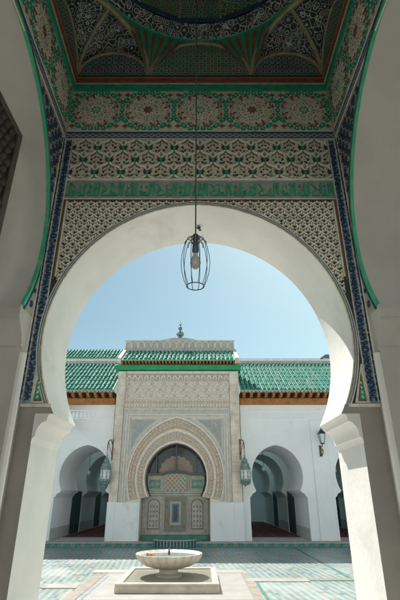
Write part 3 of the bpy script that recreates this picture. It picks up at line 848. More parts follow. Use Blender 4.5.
# ================================================================== courtyard: riser, galleries, portal
b = MB(); b.prism([(-14, .004), (14, .004), (14, .125), (-14, .125)], MF(17.5), 0, .012, 0); riser = b.build('tiled_riser', RISER, None, False); tag(riser, 'low green zellij riser with orange stars along the far side of the courtyard', 'tiled step')
b = MB(); b.bbox(-14, 14, 17.47, 17.75, .151, .175, .008); o = b.build('step_edge', MARBLE, riser, False)
for n_, x0, x1 in (('left', -13.6, -3.56), ('right', 1.75, 13.6)):
    pass
GY, TG = 18.0, 2.6
GH, GZC, GZA, GZS = .985, 2.38, 3.49, 1.86; GJ = 1.09
def gal_arch(cx, h=GH): return arch(h, GZC, GZA, GZS, cx, 36)
LEFT = [-14.17, -10.93, -7.69, -4.45]; RIGHT = [2.99, 6.23, 9.47, 12.71]
def bays(cs, x0, x1):
    ed = [x0] + [(a + c) / 2 for a, c in zip(cs, cs[1:])] + [x1]
    return [(c, ed[i], ed[i + 1]) for i, c in enumerate(cs)]
def impost_piece(parent, mat_, cx, y0, y1):
    for d in (-1, 1):
        prof = [(GJ + .002, 1.58), (1.07, 1.62), (1.03, 1.645), (1.01, 1.70), (.95, 1.755), (.885, 1.775), (.87, 1.82), (.825, 1.862), (GJ + .002, 1.862)]
        m_ = MB(); m_.prism([(cx + d * a, v) for a, v in prof], MF(y0), .012, -(y1 - y0) - .012, 0, True)
        m_.build('impost', mat_, parent, ang=50)
def tile_roof(name, parent, x0, x1, y0, z0, y1, z1, period=.17, r=.055):
    """sloping roof: pale pan bed, rows of half-round green tiles"""
    b = MB(); dy, dz = y1 - y0, z1 - z0; L = hypot(dy, dz); ny, nz = -dz / L, dy / L
    t_ = .05
    b.face([(x0, y0, z0), (x1, y0, z0), (x1, y1, z1), (x0, y1, z1)], 1)
    b.face([(x0, y0 - ny * t_, z0 - nz * t_), (x1, y0 - ny * t_, z0 - nz * t_), (x1, y0, z0), (x0, y0, z0)], 1)
    for x in (x0, x1): b.face([(x, y0, z0), (x, y1, z1), (x, y1, z1 - .08), (x, y0, z0 - .08)], 1)
    n = int((x1 - x0) / period); off = (x1 - x0 - n * period) / 2
    nt = max(2, int(L / .42)); rg = random.Random(len(name) + int(x0 * 10))
    for q in range(n):
        cx = x0 + off + period * (q + .5) + rg.uniform(-.006, .006)
        for j in range(nt):
            t0, t1 = j / nt - .01, (j + 1) / nt + .02
            r0, r1 = r * 1.1, r * .88
            jx = rg.uniform(-.009, .009); lift = rg.uniform(.006, .018)
            if rg.random() < .04: t0 -= .02 * rg.random(); t1 -= .03 * rg.random(); jx *= 2
            vs = []
            for t, rr, h in ((t0, r0, lift), (t1, r1, 0)):
                for k in range(7):
                    a = pi * k / 6
                    hh = rr * sin(a) * 1.15 + h
                    vs.append((cx + jx + rr * cos(a), y0 + dy * t + ny * hh, z0 + dz * t + nz * hh))
            b.idx(vs, [(k, k + 1, 8 + k, 7 + k) for k in range(6)] + [tuple(range(7))], 0)
    return b.build(name, [ROOF, ROOFPAN], parent, True, 50)
def gallery(label, cs, x0, x1, pier_x, second):
    g = thing('arcade_gallery', label, 'building', ((x0 + x1) / 2, GY, .15))
    b = MB()
    for c, u0, u1 in bays(cs, x0, x1):
        arch_wall(b, opening(gal_arch(c), GJ, c, .15), u0, u1, .15, 5.07, MF(GY), TG, 0, 0, 0, ends=(u0 == x0 or u1 == x1))
    b.build('wall', COURTW, g)
    for c, u0, u1 in bays(cs, x0, x1):
        impost_piece(g, COURTW, c, GY, GY + TG)
        b = MB(); ring_band(b, gal_arch(c), .03, .10, MF(GY), 0, .016, 0); b.build('arch_moulding', COURTW, g)   # raised border round each arch
    # flat frieze under the beam
    b = MB(); n = int((x1 - x0) / .16)
    b.prism([(x0, 4.50), (x1, 4.50), (x1, 4.54), (x0, 4.54)], MF(GY), 0, .022, 0)
    for q in range(n):
        cx = x0 + (q + .5) * (x1 - x0) / n
        s_ = [(cx - .06, 4.56), (cx - .06, 4.70), (cx - .03, 4.76), (cx, 4.79), (cx + .03, 4.76), (cx + .06, 4.70), (cx + .06, 4.56)]
        b.prism(s_, MF(GY), 0, .018, 0)
    b.prism([(x0, 4.82), (x1, 4.82), (x1, 4.86), (x0, 4.86)], MF(GY), 0, .03, 0)
    b.build('frieze', COURTW, g, False)
    for x_0, x_1 in pier_x:                                    # flat pilaster strips
        b = MB(); b.bbox(x_0, x_1, GY - .07, GY - .001, .152, 4.45, .012); b.build('pilaster', COURTW, g, False)
    # orange beam, corbels, eaves
    b = MB(); b.bbox(x0, x1, GY - .16, GY + .2, 5.072, 5.315, .008); b.build('beam', OWOOD, g, False)
    b = MB(); n = int((x1 - x0) / .30)
    for q in range(n):
        cx = x0 + (q + .5) * (x1 - x0) / n
        b.prism([(-.17, 5.32), (-.36, 5.33), (-.50, 5.40), (-.55, 5.47), (.1, 5.47), (.1, 5.32)], lambda u, v, d: (cx + d, GY + u, v), -.055, .055, 0, True)
    b.build('corbel', OWOOD, g, False)
    b = MB()
    b.box(x0, x1, GY - .08, GY + .2, 5.317, 5.469, 1)
    b.bbox(x0, x1, GY - .60, GY + .2, 5.472, 5.515, .004)
    nn = int((x1 - x0) / .15)
    for q in range(nn):
        cx = x0 + (q + .5) * (x1 - x0) / nn
        b.box(cx - .05, cx + .05, GY - .615, GY - .602, 5.455, 5.53, 2)
    b.build('eave_board', [BWOOD, DWOOD, paint('pale_eave_blocks', (.42, .36, .29), .8, .2, 6)], g, False)
    tile_roof('tiled_roof', g, x0, x1, 17.36, 5.56, 20.0, 7.37)
    b = MB(); b.bbox(x0, x1, 19.92, 20.3, 7.30, 7.56, .03)
    for q in range(int((x1 - x0) / .45)):
        cx = x0 + .2 + q * .45
        b.tube([(cx - .2, 20.05, 7.575), (cx + .2, 20.05, 7.575)], .05, 8)
    b.build('ridge', PIPE, g)
    if second:
        b = MB(); b.box(x0, x1, 21.05, 21.3, 7.0, 7.95); b.build('rear_wall', COURTW, g)
        tile_roof('rear_roof', g, x0, x1, 20.9, 7.93, 22.0, 8.70)
    return g
gallery('white arcade with keyhole arches and green tiled roof left of the stone portal', LEFT, -16.0, -3.49, [], True)
gallery('white arcade with keyhole arches and green tiled roof right of the stone portal', RIGHT, 1.64, 14.6, [(4.42, 5.04)], False)

# the prayer hall behind: rows of arches running back into the shade
hall = thing('prayer_hall', 'shaded prayer hall of receding keyhole arches behind the courtyard galleries', 'building', (0, 26, .15))
ALLC = LEFT + [-.925] + RIGHT
ROWS = ((22.3, 25.2, 0), (26.7, 30.0, 0))
for y0, y1, dr in ROWS:
    b = MB()
    for c, u0, u1 in bays([q + (dr if q > 0 else -dr * 1.3 if q < -2 else 0) for q in ALLC], -16, 14.6):
        arch_wall(b, opening(gal_arch(c), GJ, c, .15), u0, u1, .15, 4.9, MF(y0), y1 - y0, 0, 0, 0, ends=False)
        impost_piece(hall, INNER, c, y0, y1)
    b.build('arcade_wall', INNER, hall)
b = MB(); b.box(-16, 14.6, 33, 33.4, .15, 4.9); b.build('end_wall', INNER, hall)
for x0, x1 in ((-16.3, -16), (14.6, 14.9)):
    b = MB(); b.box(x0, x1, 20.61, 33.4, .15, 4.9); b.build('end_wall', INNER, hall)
CB = [(-16.3, 14.9, 22.3, 25.2, 4.902, 5.05), (-16.3, 14.9, 26.7, 31.2, 4.902, 5.05), (-16.3, 14.9, 32.4, 33.6, 4.902, 5.05), (-16.3, 14.9, 18.2, 20.6, 5.073, 5.2)]
ed = [-16.3] + [v for c in ALLC for v in (c - .85, c + .85)] + [14.9]
for y0, y1 in ((20.6, 22.3), (25.2, 26.7), (31.2, 32.4)):     # invented roof slots let fill light into each aisle; unseen screens block the sun
    b = MB(); b.box(-16.3, 14.9, y1 + .05, y1 + .25, 5.052, 5.05 + (y1 - y0) * 1.95); b.build('sun_block_screen', INNER, hall)
for bx in CB:
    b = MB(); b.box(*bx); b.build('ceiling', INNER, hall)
DADO = paint('pale_reed_dado', (.50, .52, .48), .9, .15, 10)
for c in ALLC:
    if abs(c) > 8: continue
    for y0, y1, dr in ((22.3, 25.2, 0), (18.02, 20.58, 0)):
        dr = dr if c > 0 else -dr * 1.3 if c < -2 else 0
        for d in (-1, 1):
            dd = MB(); dd.box(*sorted((c + dr + d * (GJ - .001), c + dr + d * (GJ - .015))), y0 + .02, y1 - .02, .16, .55); dd.build('reed_dado', DADO, hall, False)
TEALW = paint('dark_teal_door_paint', (.035, .07, .07), .6, .25, 6)
for c in ALLC:                                                  # folded door leaves between the piers
    if abs(c) > 8 or c == -.925: continue
    for y0, y1 in ((20.64, 22.26), (25.24, 26.66)):
        for d in (-1, 1):
            b = MB(); b.bbox(*sorted((c + d * (GJ + .01), c + d * (GJ + .07))), y0, y1, .17, 1.84, .006)
            for k in range(2): b.bbox(*sorted((c + d * (GJ - .004), c + d * (GJ + .0095))), y0 + .15 + k * (y1 - y0) / 2, y0 + (y1 - y0) / 2 - .1 + k * (y1 - y0) / 2, .35, 1.65, .004)
            b.build('door_leaf', TEALW, hall, False)
lab = {-4.45: 'red patterned carpet on the hall floor inside the arch left of the portal', 2.99: 'red patterned carpet on the hall floor inside the arch right of the portal', 6.23: 'red patterned carpet on the hall floor behind the pier with the carriage lamp'}
for c in (-4.45, 2.99, 6.23):
    b = MB(); b.bbox(c - 1.04, c + 1.04, 19.6, 20.6, .151, .163, .003)
    b.bbox(c - 1.04, c + 1.04, 20.602, 31, .151, .163, .003)
    tag(b.build('prayer_carpet', CARP, None, False), lab[c], 'carpet', 'red carpets in the prayer hall')
def globe(x, y, z, label):
    g = thing('globe_lamp', label, 'lamp', (x, y, z), 'white globe lamps in the prayer hall')
    b = MB(); b.lathe([(.002, -.09), (.05, -.078), (.085, -.03), (.085, .03), (.05, .078), (.02, .09)], (x, y, z), 14); b.build('globe', paint('opal_glass', (.8, .8, .74), .2, .02, 3, 0), g)
    b = MB(); b.tube([(x, y, z + .09), (x, y, 4.9)], .01, 5); b.build('cord', IRON, g)
globe(2.95, 21.5, 2.78, 'white globe lamp hanging inside the arch right of the portal')
globe(-5.15, 21.5, 2.62, 'white globe lamp hanging inside the arch left of the portal')
globe(6.1, 21.0, 2.70, 'white globe lamp hanging inside the arch beside the carriage lamp pier')

# ------------------------------------------------------------------ central portal
PY = 17.7; PX0, PX1 = -3.40, 1.585; PCX = -.925
portal = thing('stone_portal', 'tall carved stone portal with green beam, tiled canopy and a big arched wooden screen', 'portal', (PCX, PY, .15))
PA = arch(1.18, 2.27, 3.545, 1.62, PCX, 40); PO = opening(PA, 1.30, PCX, .15)
FP = MF(PY)
b = MB(); arch_wall(b, PO, PX0, PX1, .15, 6.40, FP, .75, 0, 0, 0); b.build('wall', PSTUC, portal)
for x0, x1 in ((PX0 - .001, -3.07), (1.21, PX1 + .001)):       # stone pilasters, course by course
    z = 1.45; i = 0; rg = random.Random(int(x0 * 7)); b = MB()
    while z < 6.38:
        h = min(rg.uniform(.30, .46), 6.39 - z)
        b.bbox(x0 + rg.uniform(0, .006), x1 - rg.uniform(0, .006), PY - .075 - rg.uniform(0, .005), PY - .001, z, z + h - .003, .004); z += h
    b.build('pilaster', STONE, portal, False)
for x0, x1 in ((PX0 - .03, PCX - 1.295), (PCX + 1.295, PX1 + .03)):
    b = MB(); b.bbox(x0, x1, PY - .09, PY - .001, .16, 1.448, .012)
    xi = x0 + .30 if x0 < PCX - 2 else x0 + .02
    b.bbox(xi, xi + .86, PY - .115, PY - .091, .165, 1.43, .012)
    b.build('plinth', PLINTH, portal, False)
# lace panel above
b = MB()
lx0, lx1 = -3.05, 1.20; n = 18; P = (lx1 - lx0) / n
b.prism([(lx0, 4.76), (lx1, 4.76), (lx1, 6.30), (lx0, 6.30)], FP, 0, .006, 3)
for q in range(n):
    cx = lx0 + (q + .5) * P
    def lz(poly, d, m_): b.prism([(max(lx0, min(lx1, u)), v) for u, v in poly], FP, .006, d, m_)
    lz([(cx - P * .42, 6.02), (cx - P * .42, 6.12), (cx - P * .2, 6.19), (cx, 6.25), (cx + P * .2, 6.19), (cx + P * .42, 6.12), (cx + P * .42, 6.02), (cx + P * .28, 6.02), (cx + P * .22, 6.10), (cx, 6.16), (cx - P * .22, 6.10), (cx - P * .28, 6.02)], .05, 0)
    lz(circ(cx, 6.06, .045, 10), .02, 2)
    for r, z in enumerate((5.86, 5.62, 5.38)):
        o_ = 0 if r % 2 == 0 else P / 2
        for du, dv in ((.5, .1), (.36, .115), (.64, .115), (.5, -.105), (.3, -.1)): lz(circ(cx + o_ + P * du, z + dv * .9, .022, 7), .024, 0)
        for k in range(8):
            a = 2 * pi * k / 8
            lz(circ(cx + o_ + P * .36 * cos(a), z + .085 * sin(a), .028, 8), .028, 0)
        lz(circ(cx + o_, z, P * .33, 12, .07), .022, 1 if (q + r) % 2 == 0 else 0)
        lz(star(cx + o_, z, .055, .028, 4, 0), .034, 2)
        lz(leaf(cx + o_ + P / 2, z - .07, .14, .06, pi / 2), .03, 0)
        lz([(cx - P * .5, z - .128), (cx + P * .5, z - .128), (cx + P * .5, z - .112), (cx - P * .5, z - .112)], .026, 0)
    for k in range(2):
        c2 = cx + (k - .5) * P * .5
        lz([(c2 - P * .2, 5.22), (c2 + P * .2, 5.22), (c2 + P * .2, 5.06), (c2 + P * .12, 4.96), (c2, 4.91), (c2 - P * .12, 4.96), (c2 - P * .2, 5.06)], .03, 0)
        lz(leaf(c2, 5.20, .2, .09, -pi / 2), .038, 2 if k else 1)
for z0, z1, d, m_ in ((6.265, 6.30, .06, 2), (6.30, 6.395, .045, 0), (5.23, 5.255, .04, 0), (4.76, 4.86, .045, 2), (4.86, 4.885, .055, 0)):
    b.prism([(lx0, z0), (lx1, z0), (lx1, z1), (lx0, z1)], FP, .006, d, m_)
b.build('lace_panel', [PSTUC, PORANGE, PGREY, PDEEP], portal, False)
# nested frames and blue-grey spandrels
b = MB()
def frame(x0, x1, zt, wd, d, m_, zb=1.46):
    b.prism([(x0, zb), (x0 + wd, zb), (x0 + wd, zt - wd), (x1 - wd, zt - wd), (x1 - wd, zb), (x1, zb), (x1, zt), (x0, zt)], FP, 0, d, m_)
frame(-3.05, 1.20, 4.755, .12, .05, 1); frame(-2.93, 1.08, 4.635, .035, .065, 0); frame(-2.895, 1.045, 4.60, .07, .04, 1); frame(-2.825, .975, 4.53, .03, .06, 0)
b.build('frame', [PSTUC, PGREY], portal, False)
BA = arch(1.93, 2.27, 4.66, 1.47, PCX, 48)
INLAY = paint('blue_grey_inlay', (.35, .355, .34), .7, .15, 14)
for s_ in (-1, 1):
    b = MB()
    crn = [(u, v) for u, v in arch_r(BA, .05, 0, 0) if (u - PCX) * s_ > .28 and v < 4.44 and v > 2.6 and (u - PCX) * s_ < 1.85]
    if s_ > 0: crn = crn[::-1]
    poly = crn + [(PCX + s_ * .30, 4.45), (PCX + s_ * 1.83, 4.45)]
    poly = crn + [(crn[-1][0], 4.46), (PCX + s_ * 1.84, 4.46), (PCX + s_ * 1.84, crn[0][1])]
    b.prism(poly, FP, 0, .022, 0)
    ins = [(PCX + (u - PCX - s_ * 1.25) * .82 + s_ * 1.28, 4.02 + (v - 4.02) * .82 + .03) for u, v in poly]
    b.prism(ins, FP, .022, .03, 1)
    for j in range(26):
        a = random.uniform(0, 1); c2 = random.uniform(0, 1)
        u, v = PCX + s_ * (1.78 - a * .7 * (1 - c2 * .6)), 4.40 - c2 * .7 * (1 - a)
        if hypot(u - PCX, v - 2.27) > 2.36: b.prism(ribbon(spiral(u, v, .05, a * 6, 4.5, 8, 1), .016), FP, .03, .04, 0)
    b.build('spandrel', [PGREY, INLAY], portal, False)
b = MB()
tot = 2.03 - 1.29
def mid(f): return [(a[0] + (c[0] - a[0]) * f, a[1] + (c[1] - a[1]) * f) for a, c in zip(PA5, BA)]
PA5 = arch(1.18, 2.27, 3.545, 1.62, PCX, 48)
def band(f0, f1, d, m_):
    i, o = mid(f0), mid(f1); n = len(i)
    vs = [FP(u, v, 0) for u, v in i] + [FP(u, v, d) for u, v in i] + [FP(u, v, d) for u, v in o] + [FP(u, v, 0) for u, v in o]
    fs = [(r * n + k, r * n + k + 1, (r + 1) * n + k + 1, (r + 1) * n + k) for k in range(n - 1) for r in range(3)]
    b.idx(vs, fs + [(0, n, 2 * n, 3 * n), (n - 1, 2 * n - 1, 3 * n - 1, 4 * n - 1)], m_)
for f0, f1, d, m_ in ((0, .07, .05, 0), (.07, .13, .03, 1), (.13, .36, .012, 3), (.36, .40, .05, 2), (.40, .47, .045, 0), (.47, .52, .03, 1), (.52, .84, .01, 3), (.84, .90, .05, 0), (.90, 1.0, .035, 2)): band(f0, f1, d, m_)
for f, r_, st, m1, m2 in ((.245, .06, 1, 2, 1), (.60, .07, 1, 1, 2), (.76, .06, 1, 2, 1)):
    pts = mid(f)
    for i in range(2, len(pts) - 2, st):
        u, v = pts[i]; an = atan2(v - 2.27, u - PCX)
        b.prism(star(u, v, r_, r_ * .55, 4, an), FP, .018, .034, m1 if (i // st) % 2 else m2)
        b.prism(circ(u, v, r_ * .3, 8), FP, .034, .044, 0 if (i // st) % 2 else 1)
for i in range(1, len(BA) - 1, 2):                              # scalloped lobes on the inner edge
    u, v = mid(.40)[i]; b.prism(circ(u, v, .05, 10), FP, .02, .048, 0)
    u, v = mid(.86)[i]; b.prism(circ(u, v, .04, 8), FP, .02, .046, 1)
b.build('arch_bands', [PSTUC, PORANGE, PGREY, PDEEP], portal, False)
# green beam, canopy, parapet, finial
b = MB(); b.bbox(PX0 - .12, PX1 + .12, PY - .17, PY + .8, 6.425, 6.645, .012); b.build('beam', GREENB, portal, False)
b = MB(); b.box(PX0 - .02, PX1 + .02, PY - .1, PY + .75, 6.657, 6.70, 1)
n = 34
for q in range(n):
    cx = PX0 + .1 + (q + .5) * (PX1 - PX0 - .2) / n
    b.prism([(-.38, 6.68), (-.38, 6.745), (0, 6.745), (0, 6.66)], lambda u, v, d: (cx + d, PY + u, v), -.042, .042, 0, True)
b.build('eave_brackets', [OWOOD, BWOOD], portal, False)
tile_roof('tiled_canopy', portal, PX0 + .14, PX1 - .14, PY - .45, 6.78, 18.4, 7.47)
for x in (PX0 + .06, PX1 - .06):
    b = MB(); b.prism([(PY - .40, 6.66), (PY - .44, 6.86), (18.5, 7.62), (18.5, 6.66)], lambda u, v, d: (x + d, u, v), -.075, .075, 0, True)
    b.build('verge', STONE, portal, False)
b = MB()
b.bbox(PX0 + .02, PX1 - .02, 18.42, 18.8, 6.66, 7.62, .01)
gp = [(PX0 + .06, 7.622), (PX1 - .06, 7.622), (PX1 - .06, 8.02), (PCX + 1.0, 8.03), (PCX + .25, 8.17), (PCX - .25, 8.17), (PCX - 1.0, 8.03), (PX0 + .06, 8.02)]
b.prism(gp, MF(18.5), 0, -.28, 0, True)
n = 17
for q in range(n):
    cx = PX0 + .06 + (q + .5) * (PX1 - PX0 - .12) / n; h = .125
    if abs(cx - PCX) < 3:
        b.prism(ribbon([(cx - h, 7.66), (cx - h, 7.86), (cx - h * .7, 7.94), (cx, 7.975), (cx + h * .7, 7.94), (cx + h, 7.86), (cx + h, 7.66)], .05), MF(18.5), 0, .045, 1)
b.prism([(PX0 + .03, 8.0), (PX1 - .03, 8.0), (PX1 - .03, 8.035), (PX0 + .03, 8.035)], MF(18.5), 0, .05, 1)
b.build('parapet', [PIPE, PSTUC], portal, False)
fx, fy = PCX + .02, 18.64
b = MB(); b.lathe([(.17, 8.171), (.14, 8.21), (.05, 8.23), (.04, 8.27), (.15, 8.31), (.185, 8.39), (.15, 8.47), (.04, 8.51), (.025, 8.56), (.075, 8.60), (.09, 8.66), (.075, 8.72), (.02, 8.76), (.02, 8.80), (.05, 8.83), (.05, 8.88), (.015, 8.92), (.012, 9.0), (.001, 9.04)], (fx, fy, 0), 18); b.build('finial', BRASS, portal)
# ---- arched wooden screen
DY = PY + .45
FD = MF(DY); A_ = PCX
b = MB(); b.box(A_ - 1.42, A_ + 1.42, DY, DY + .08, .15, 2.42); screen = b.build('wooden_screen', PANELW, portal, False)
b = MB(); b.bbox(A_ - 1.24, A_ + 1.24, DY - .16, DY - .001, .16, .34, .01); b.build('green_sill', paint('dull_green_sill', (.05, .19, .14), .6, .2, 5), screen, False)
b = MB()
for x in (-1.24, -.46, .46, 1.18): b.bbox(A_ + x, A_ + x + (.06 if abs(x) > 1 else .05 if x > 0 else .05), DY - .05, DY - .001, .342, 2.36, .008)
for z in (.342, 1.66, 1.74): b.bbox(A_ - 1.24, A_ + 1.24, DY - .055, DY - .001, z, z + .07, .008)
b.build('stiles', PANELW, screen, False)
for s_ in (-1, 1):                                              # tall arched panels
    cx = A_ + s_ * .82
    b = MB(); pa = [(cx - .23, .52)] + [(cx - .23 * cos(t), 1.36 + .2 * sin(t)) for t in [pi * k / 12 for k in range(13)]] + [(cx + .23, .52)]
    b.prism(pa, FD, .0, .016, 1); b.prism([(cx + (u - cx) * .86, .98 + (v - .98) * .93) for u, v in pa], FD, .016, .022, 0)
    for k in range(5):
        for j in range(3): b.prism(star(cx - .12 + j * .12, .64 + k * .16, .05, .02, 4, (k + j) % 2 * pi / 4), FD, .022, .028, 1)
    b.build('arched_panel', [PANELW, paint('dark_panel_line', (.16, .15, .12), .7)], screen, False)
    b = MB(); b.prism([(cx - .27, 1.86), (cx + .27, 1.86), (cx + .27, 2.28), (cx - .27, 2.28)], FD, 0, .016, 0)
    b.prism([(cx - .22, 1.91), (cx + .22, 1.91), (cx + .22, 2.23), (cx - .22, 2.23)], FD, .016, .02, 2)
    for d_ in (-.09, .09):
        b.prism(star(cx + d_, 2.07, .085, .05, 8), FD, .02, .028, 0); b.prism(circ(cx + d_, 2.07, .03, 8), FD, .028, .034, 1)
    b.build('green_panel', [PANELW, GREEN, paint('faded_green_field', (.10, .24, .17), .6, .2, 9)], screen, False)
b = MB(); b.prism([(A_ - .40, .45), (A_ + .40, .45), (A_ + .40, 1.62), (A_ - .40, 1.62)], FD, 0, .03, 0); b.build('marquetry_door', MARQ, screen, False)
b = MB()
b.prism([(A_ - .21, .66), (A_ + .21, .66), (A_ + .21, 1.46), (A_ - .21, 1.46)], FD, .03, .042, 0)
b.prism([(A_ - .13, .74), (A_ + .13, .74), (A_ + .13, 1.38), (A_ - .13, 1.38)], FD, .042, .048, 1)
b.prism([(A_ - .07, .80), (A_ + .07, .80), (A_ + .07, 1.32), (A_ - .07, 1.32)], FD, .048, .052, 2)
b.build('door_inset', [PANELW, paint('teal_inset', (.05, .15, .16), .4, .2, 10), DGLASS], screen, False)
b = MB()
b.prism([(A_ - .41, 1.815), (A_ + .41, 1.815), (A_ + .41, 2.40)] + [(A_ + .41 * cos(t), 2.40 + .07 * sin(t)) for t in [pi * k / 8 for k in range(1, 8)]] + [(A_ - .41, 2.40)], FD, .0, .035, 0)
b.build('star_lattice', LATTICE, screen, False)
b = MB()                                                        # dark rail, rising over the lattice
rail = [(A_ - 1.27, 2.42), (A_ - .52, 2.42), (A_ - .40, 2.47), (A_, 2.50), (A_ + .40, 2.47), (A_ + .52, 2.42), (A_ + 1.27, 2.42)]
b.prism(ribbon(rail, .085), MF(DY - .055), 0, .04, 0, True)
for x in (-.78, 0.0, .78): b.box(A_ + x - .028, A_ + x + .028, DY - .07, DY - .02, 2.47, 3.54)
b.tube([(u, DY - .03, v) for u, v in [(A_ + (u - A_) * .96, 2.27 + (v - 2.27) * .96) for u, v in PA]], .035, 6)
b.build('dark_rail', IRON, screen, False)
b = MB(); b.box(A_ - 1.28, A_ + 1.28, DY + .10, DY + .12, 2.42, 3.56); b.build('glazing', DGLASS, screen, False)
b = MB()                                                        # scalloped fan light
lob = []
for k in range(60):
    t = pi * k / 59; r = .60 + .05 * abs(sin(8.5 * t)); lob.append((A_ - r * cos(t) * 1.05, 2.46 + r * sin(t)))
inn = [(A_ - .34 * cos(pi * k / 20) * 1.05, 2.46 + .34 * sin(pi * k / 20)) for k in range(21)]
b.prism(lob + inn[::-1], MF(DY + .05), 0, .03, 0, True)
for k in range(9):
    t = pi * (k + .5) / 9; b.prism(leaf(A_ - .38 * cos(t), 2.46 + .38 * sin(t), .22, .08, pi - t), MF(DY + .05), .03, .04, 1)
b.prism(inn, MF(DY + .05), 0, .018, 2, True)
b.build('scalloped_fan', [paint('fan_wood', (.25, .215, .175), .7, .15, 8), paint('fan_leaf', (.30, .20, .14), .7), paint('fan_centre', (.22, .18, .15), .7)], screen, False)

# small tiled basin against the step in front of the portal
bs = thing('threshold_basin', 'low curved basin of dark blue striped tiles with a white rim before the portal step', 'basin', (-.9, 17.25, 0))
half = [( -.9 - .74 * cos(pi * k / 20), 17.455 - .42 * sin(pi * k / 20)) for k in range(21)]
def m_stripe():
    t = T('blue_striped_tile'); f = ((t.x - .03) / .115).fract()
    c = t.mix(f.gt(.62), (.02, .075, .10), (.20, .30, .31)); return t.done(t.mix(t.step(t.z, .06, .05) * .6, c, (.02, .16, .15)), .3)
b = MB(); b.prism(half, MZ(0), 0, .225, 0); b.build('tiled_side', m_stripe(), bs, True)
b = MB()
o_ = [(-.9 + (u + .9) * 1.05, 17.455 + (v - 17.455) * 1.1) for u, v in half]; i_ = [(-.9 + (u + .9) * .88, 17.455 + (v - 17.455) * .75) for u, v in half]
b.prism(o_ + i_[::-1], MZ(.2255), 0, .035, 0, True); b.build('rim', MARBLE, bs, False)

# ------------------------------------------------------------------ hanging wall lanterns (built once, copied)
def wall_lantern(label, loc, flip):
    g = thing('hanging_lantern', label, 'lantern', loc, 'tall pierced metal lanterns beside the portal', True)
    s_ = -1 if flip else 1
    b = MB()
    b.tube([(s_ * .13, .225, 1.52), (s_ * .13, .0, 1.60), (s_ * .10, -.0, 1.66), (s_ * .02, 0, 1.60), (0, 0, 1.45), (0, 0, 1.30)], .022, 8)
    b.tube([(s_ * .145, .225, .95), (s_ * .145, .225, 1.70)], .022, 8)
    b.tube([(s_ * .14, .215, 1.1), (s_ * .08, 0.03, 1.35), (s_ * .03, 0, 1.55)], .012, 6)
    b.build('bracket', COPPER, g)
    b = MB()
    for k in range(4): b.tube([(.018 * cos(t), .018 * sin(t) * (k % 2), 1.13 + k * .045 + .026 * sin(t) * (1 if k % 2 == 0 else .9)) if k % 2 else (.018 * cos(t), 0, 1.13 + k * .045 + .028 * sin(t)) for t in [2 * pi * j / 10 for j in range(11)]], .006, 5)
    b.build('chain', COPPER, g)
    b = MB(); b.lathe([(.001, 1.12), (.03, 1.10), (.04, 1.06), (.03, 1.02), (.06, .99), (.095, .92), (.11, .86), (.10, .84), (.15, .80), (.17, .74), (.175, .70), (.20, .665), (.205, .64), (.20, .62)], (0, 0, 0), 8, rot=pi / 8); b.build('cap', BRASS, g, False)
    b = MB(); b.lathe([(.17, .62), (.19, .60), (.19, .22), (.165, .16)], (0, 0, 0), 8, rot=pi / 8); b.build('glass', LGLASS, g, False)
    b = MB()
    for k in range(8):
        a = pi / 8 + k * pi / 4
        b.tube([(.195 * cos(a), .195 * sin(a), .63), (.195 * cos(a), .195 * sin(a), .20)], .012, 6)
        for q in (-1, 1):
            a2 = a + pi / 8; r = .195 * cos(pi / 8)
            b.tube([(.197 * cos(a), .197 * sin(a), .40), (r * cos(a2), r * sin(a2), .40 + q * .19)], .006, 4)
            a3 = a + pi / 4
            b.tube([(.197 * cos(a3), .197 * sin(a3), .40), (r * cos(a2), r * sin(a2), .40 + q * .19)], .006, 4)
    b.lathe([(.20, .63), (.215, .60), (.20, .575)], (0, 0, 0), 8, rot=pi / 8); b.lathe([(.20, .245), (.215, .215), (.205, .17), (.15, .13), (.16, .09), (.11, .05), (.04, .04), (.03, 0), (.001, -.01)], (0, 0, 0), 8, rot=pi / 8)
    for k in range(8):
        a = k * pi / 4; b.lathe([(.001, .10), (.018, .08), (.018, .05), (.001, .02)], (.17 * cos(a), .17 * sin(a), .06), 6)
    b.build('frame', BRASS, g)
    return g
wall_lantern('pierced metal lantern on a curved bracket at the portal edge left of the wooden screen', (-3.53, 17.38, 1.97), False)
wall_lantern('pierced metal lantern on a curved bracket at the portal edge right of the wooden screen', (1.69, 17.38, 1.97), True)
# carriage lamp on the pier to the right
cl = thing('carriage_lamp', 'small four sided carriage lamp on a scrolled bracket on the white pier', 'lamp', (4.74, 17.93, 3.05), None, True)
b = MB(); b.bbox(-.045, .045, -.035, -.001, 0, .42, .008); b.tube([(0, -.03, .08), (0, -.12, .02), (.02, -.22, .08), (.04, -.26, .2), (.02, -.2, .27), (.03, -.16, .22)], .018, 6); b.tube([(0, -.03, .3), (.02, -.14, .34), (.04, -.26, .40), (.04, -.27, .47)], .016, 6); b.build('bracket', COPPER, cl)
b = MB(); q = [(.085, .47), (.155, .82)]
b.lathe([(.075, .47), (.148, .83)], (.04, -.27, 0), 4, rot=pi / 4); b.build('glass', LGLASS, cl, False)
b = MB()
for k in range(4):
    a = pi / 4 + k * pi / 2; b.tube([(.04 + .08 * cos(a), -.27 + .08 * sin(a), .46), (.04 + .155 * cos(a), -.27 + .155 * sin(a), .84)], .011, 6)
b.lathe([(.001, .43), (.05, .44), (.09, .465), (.085, .485)], (.04, -.27, 0), 4, rot=pi / 4); b.lathe([(.15, .82), (.19, .84), (.175, .865), (.11, .92), (.09, .93), (.085, .97), (.03, 1.0), (.03, 1.03), (.001, 1.06)], (.04, -.27, 0), 4, rot=pi / 4)
b.build('frame', IRON, cl, False)

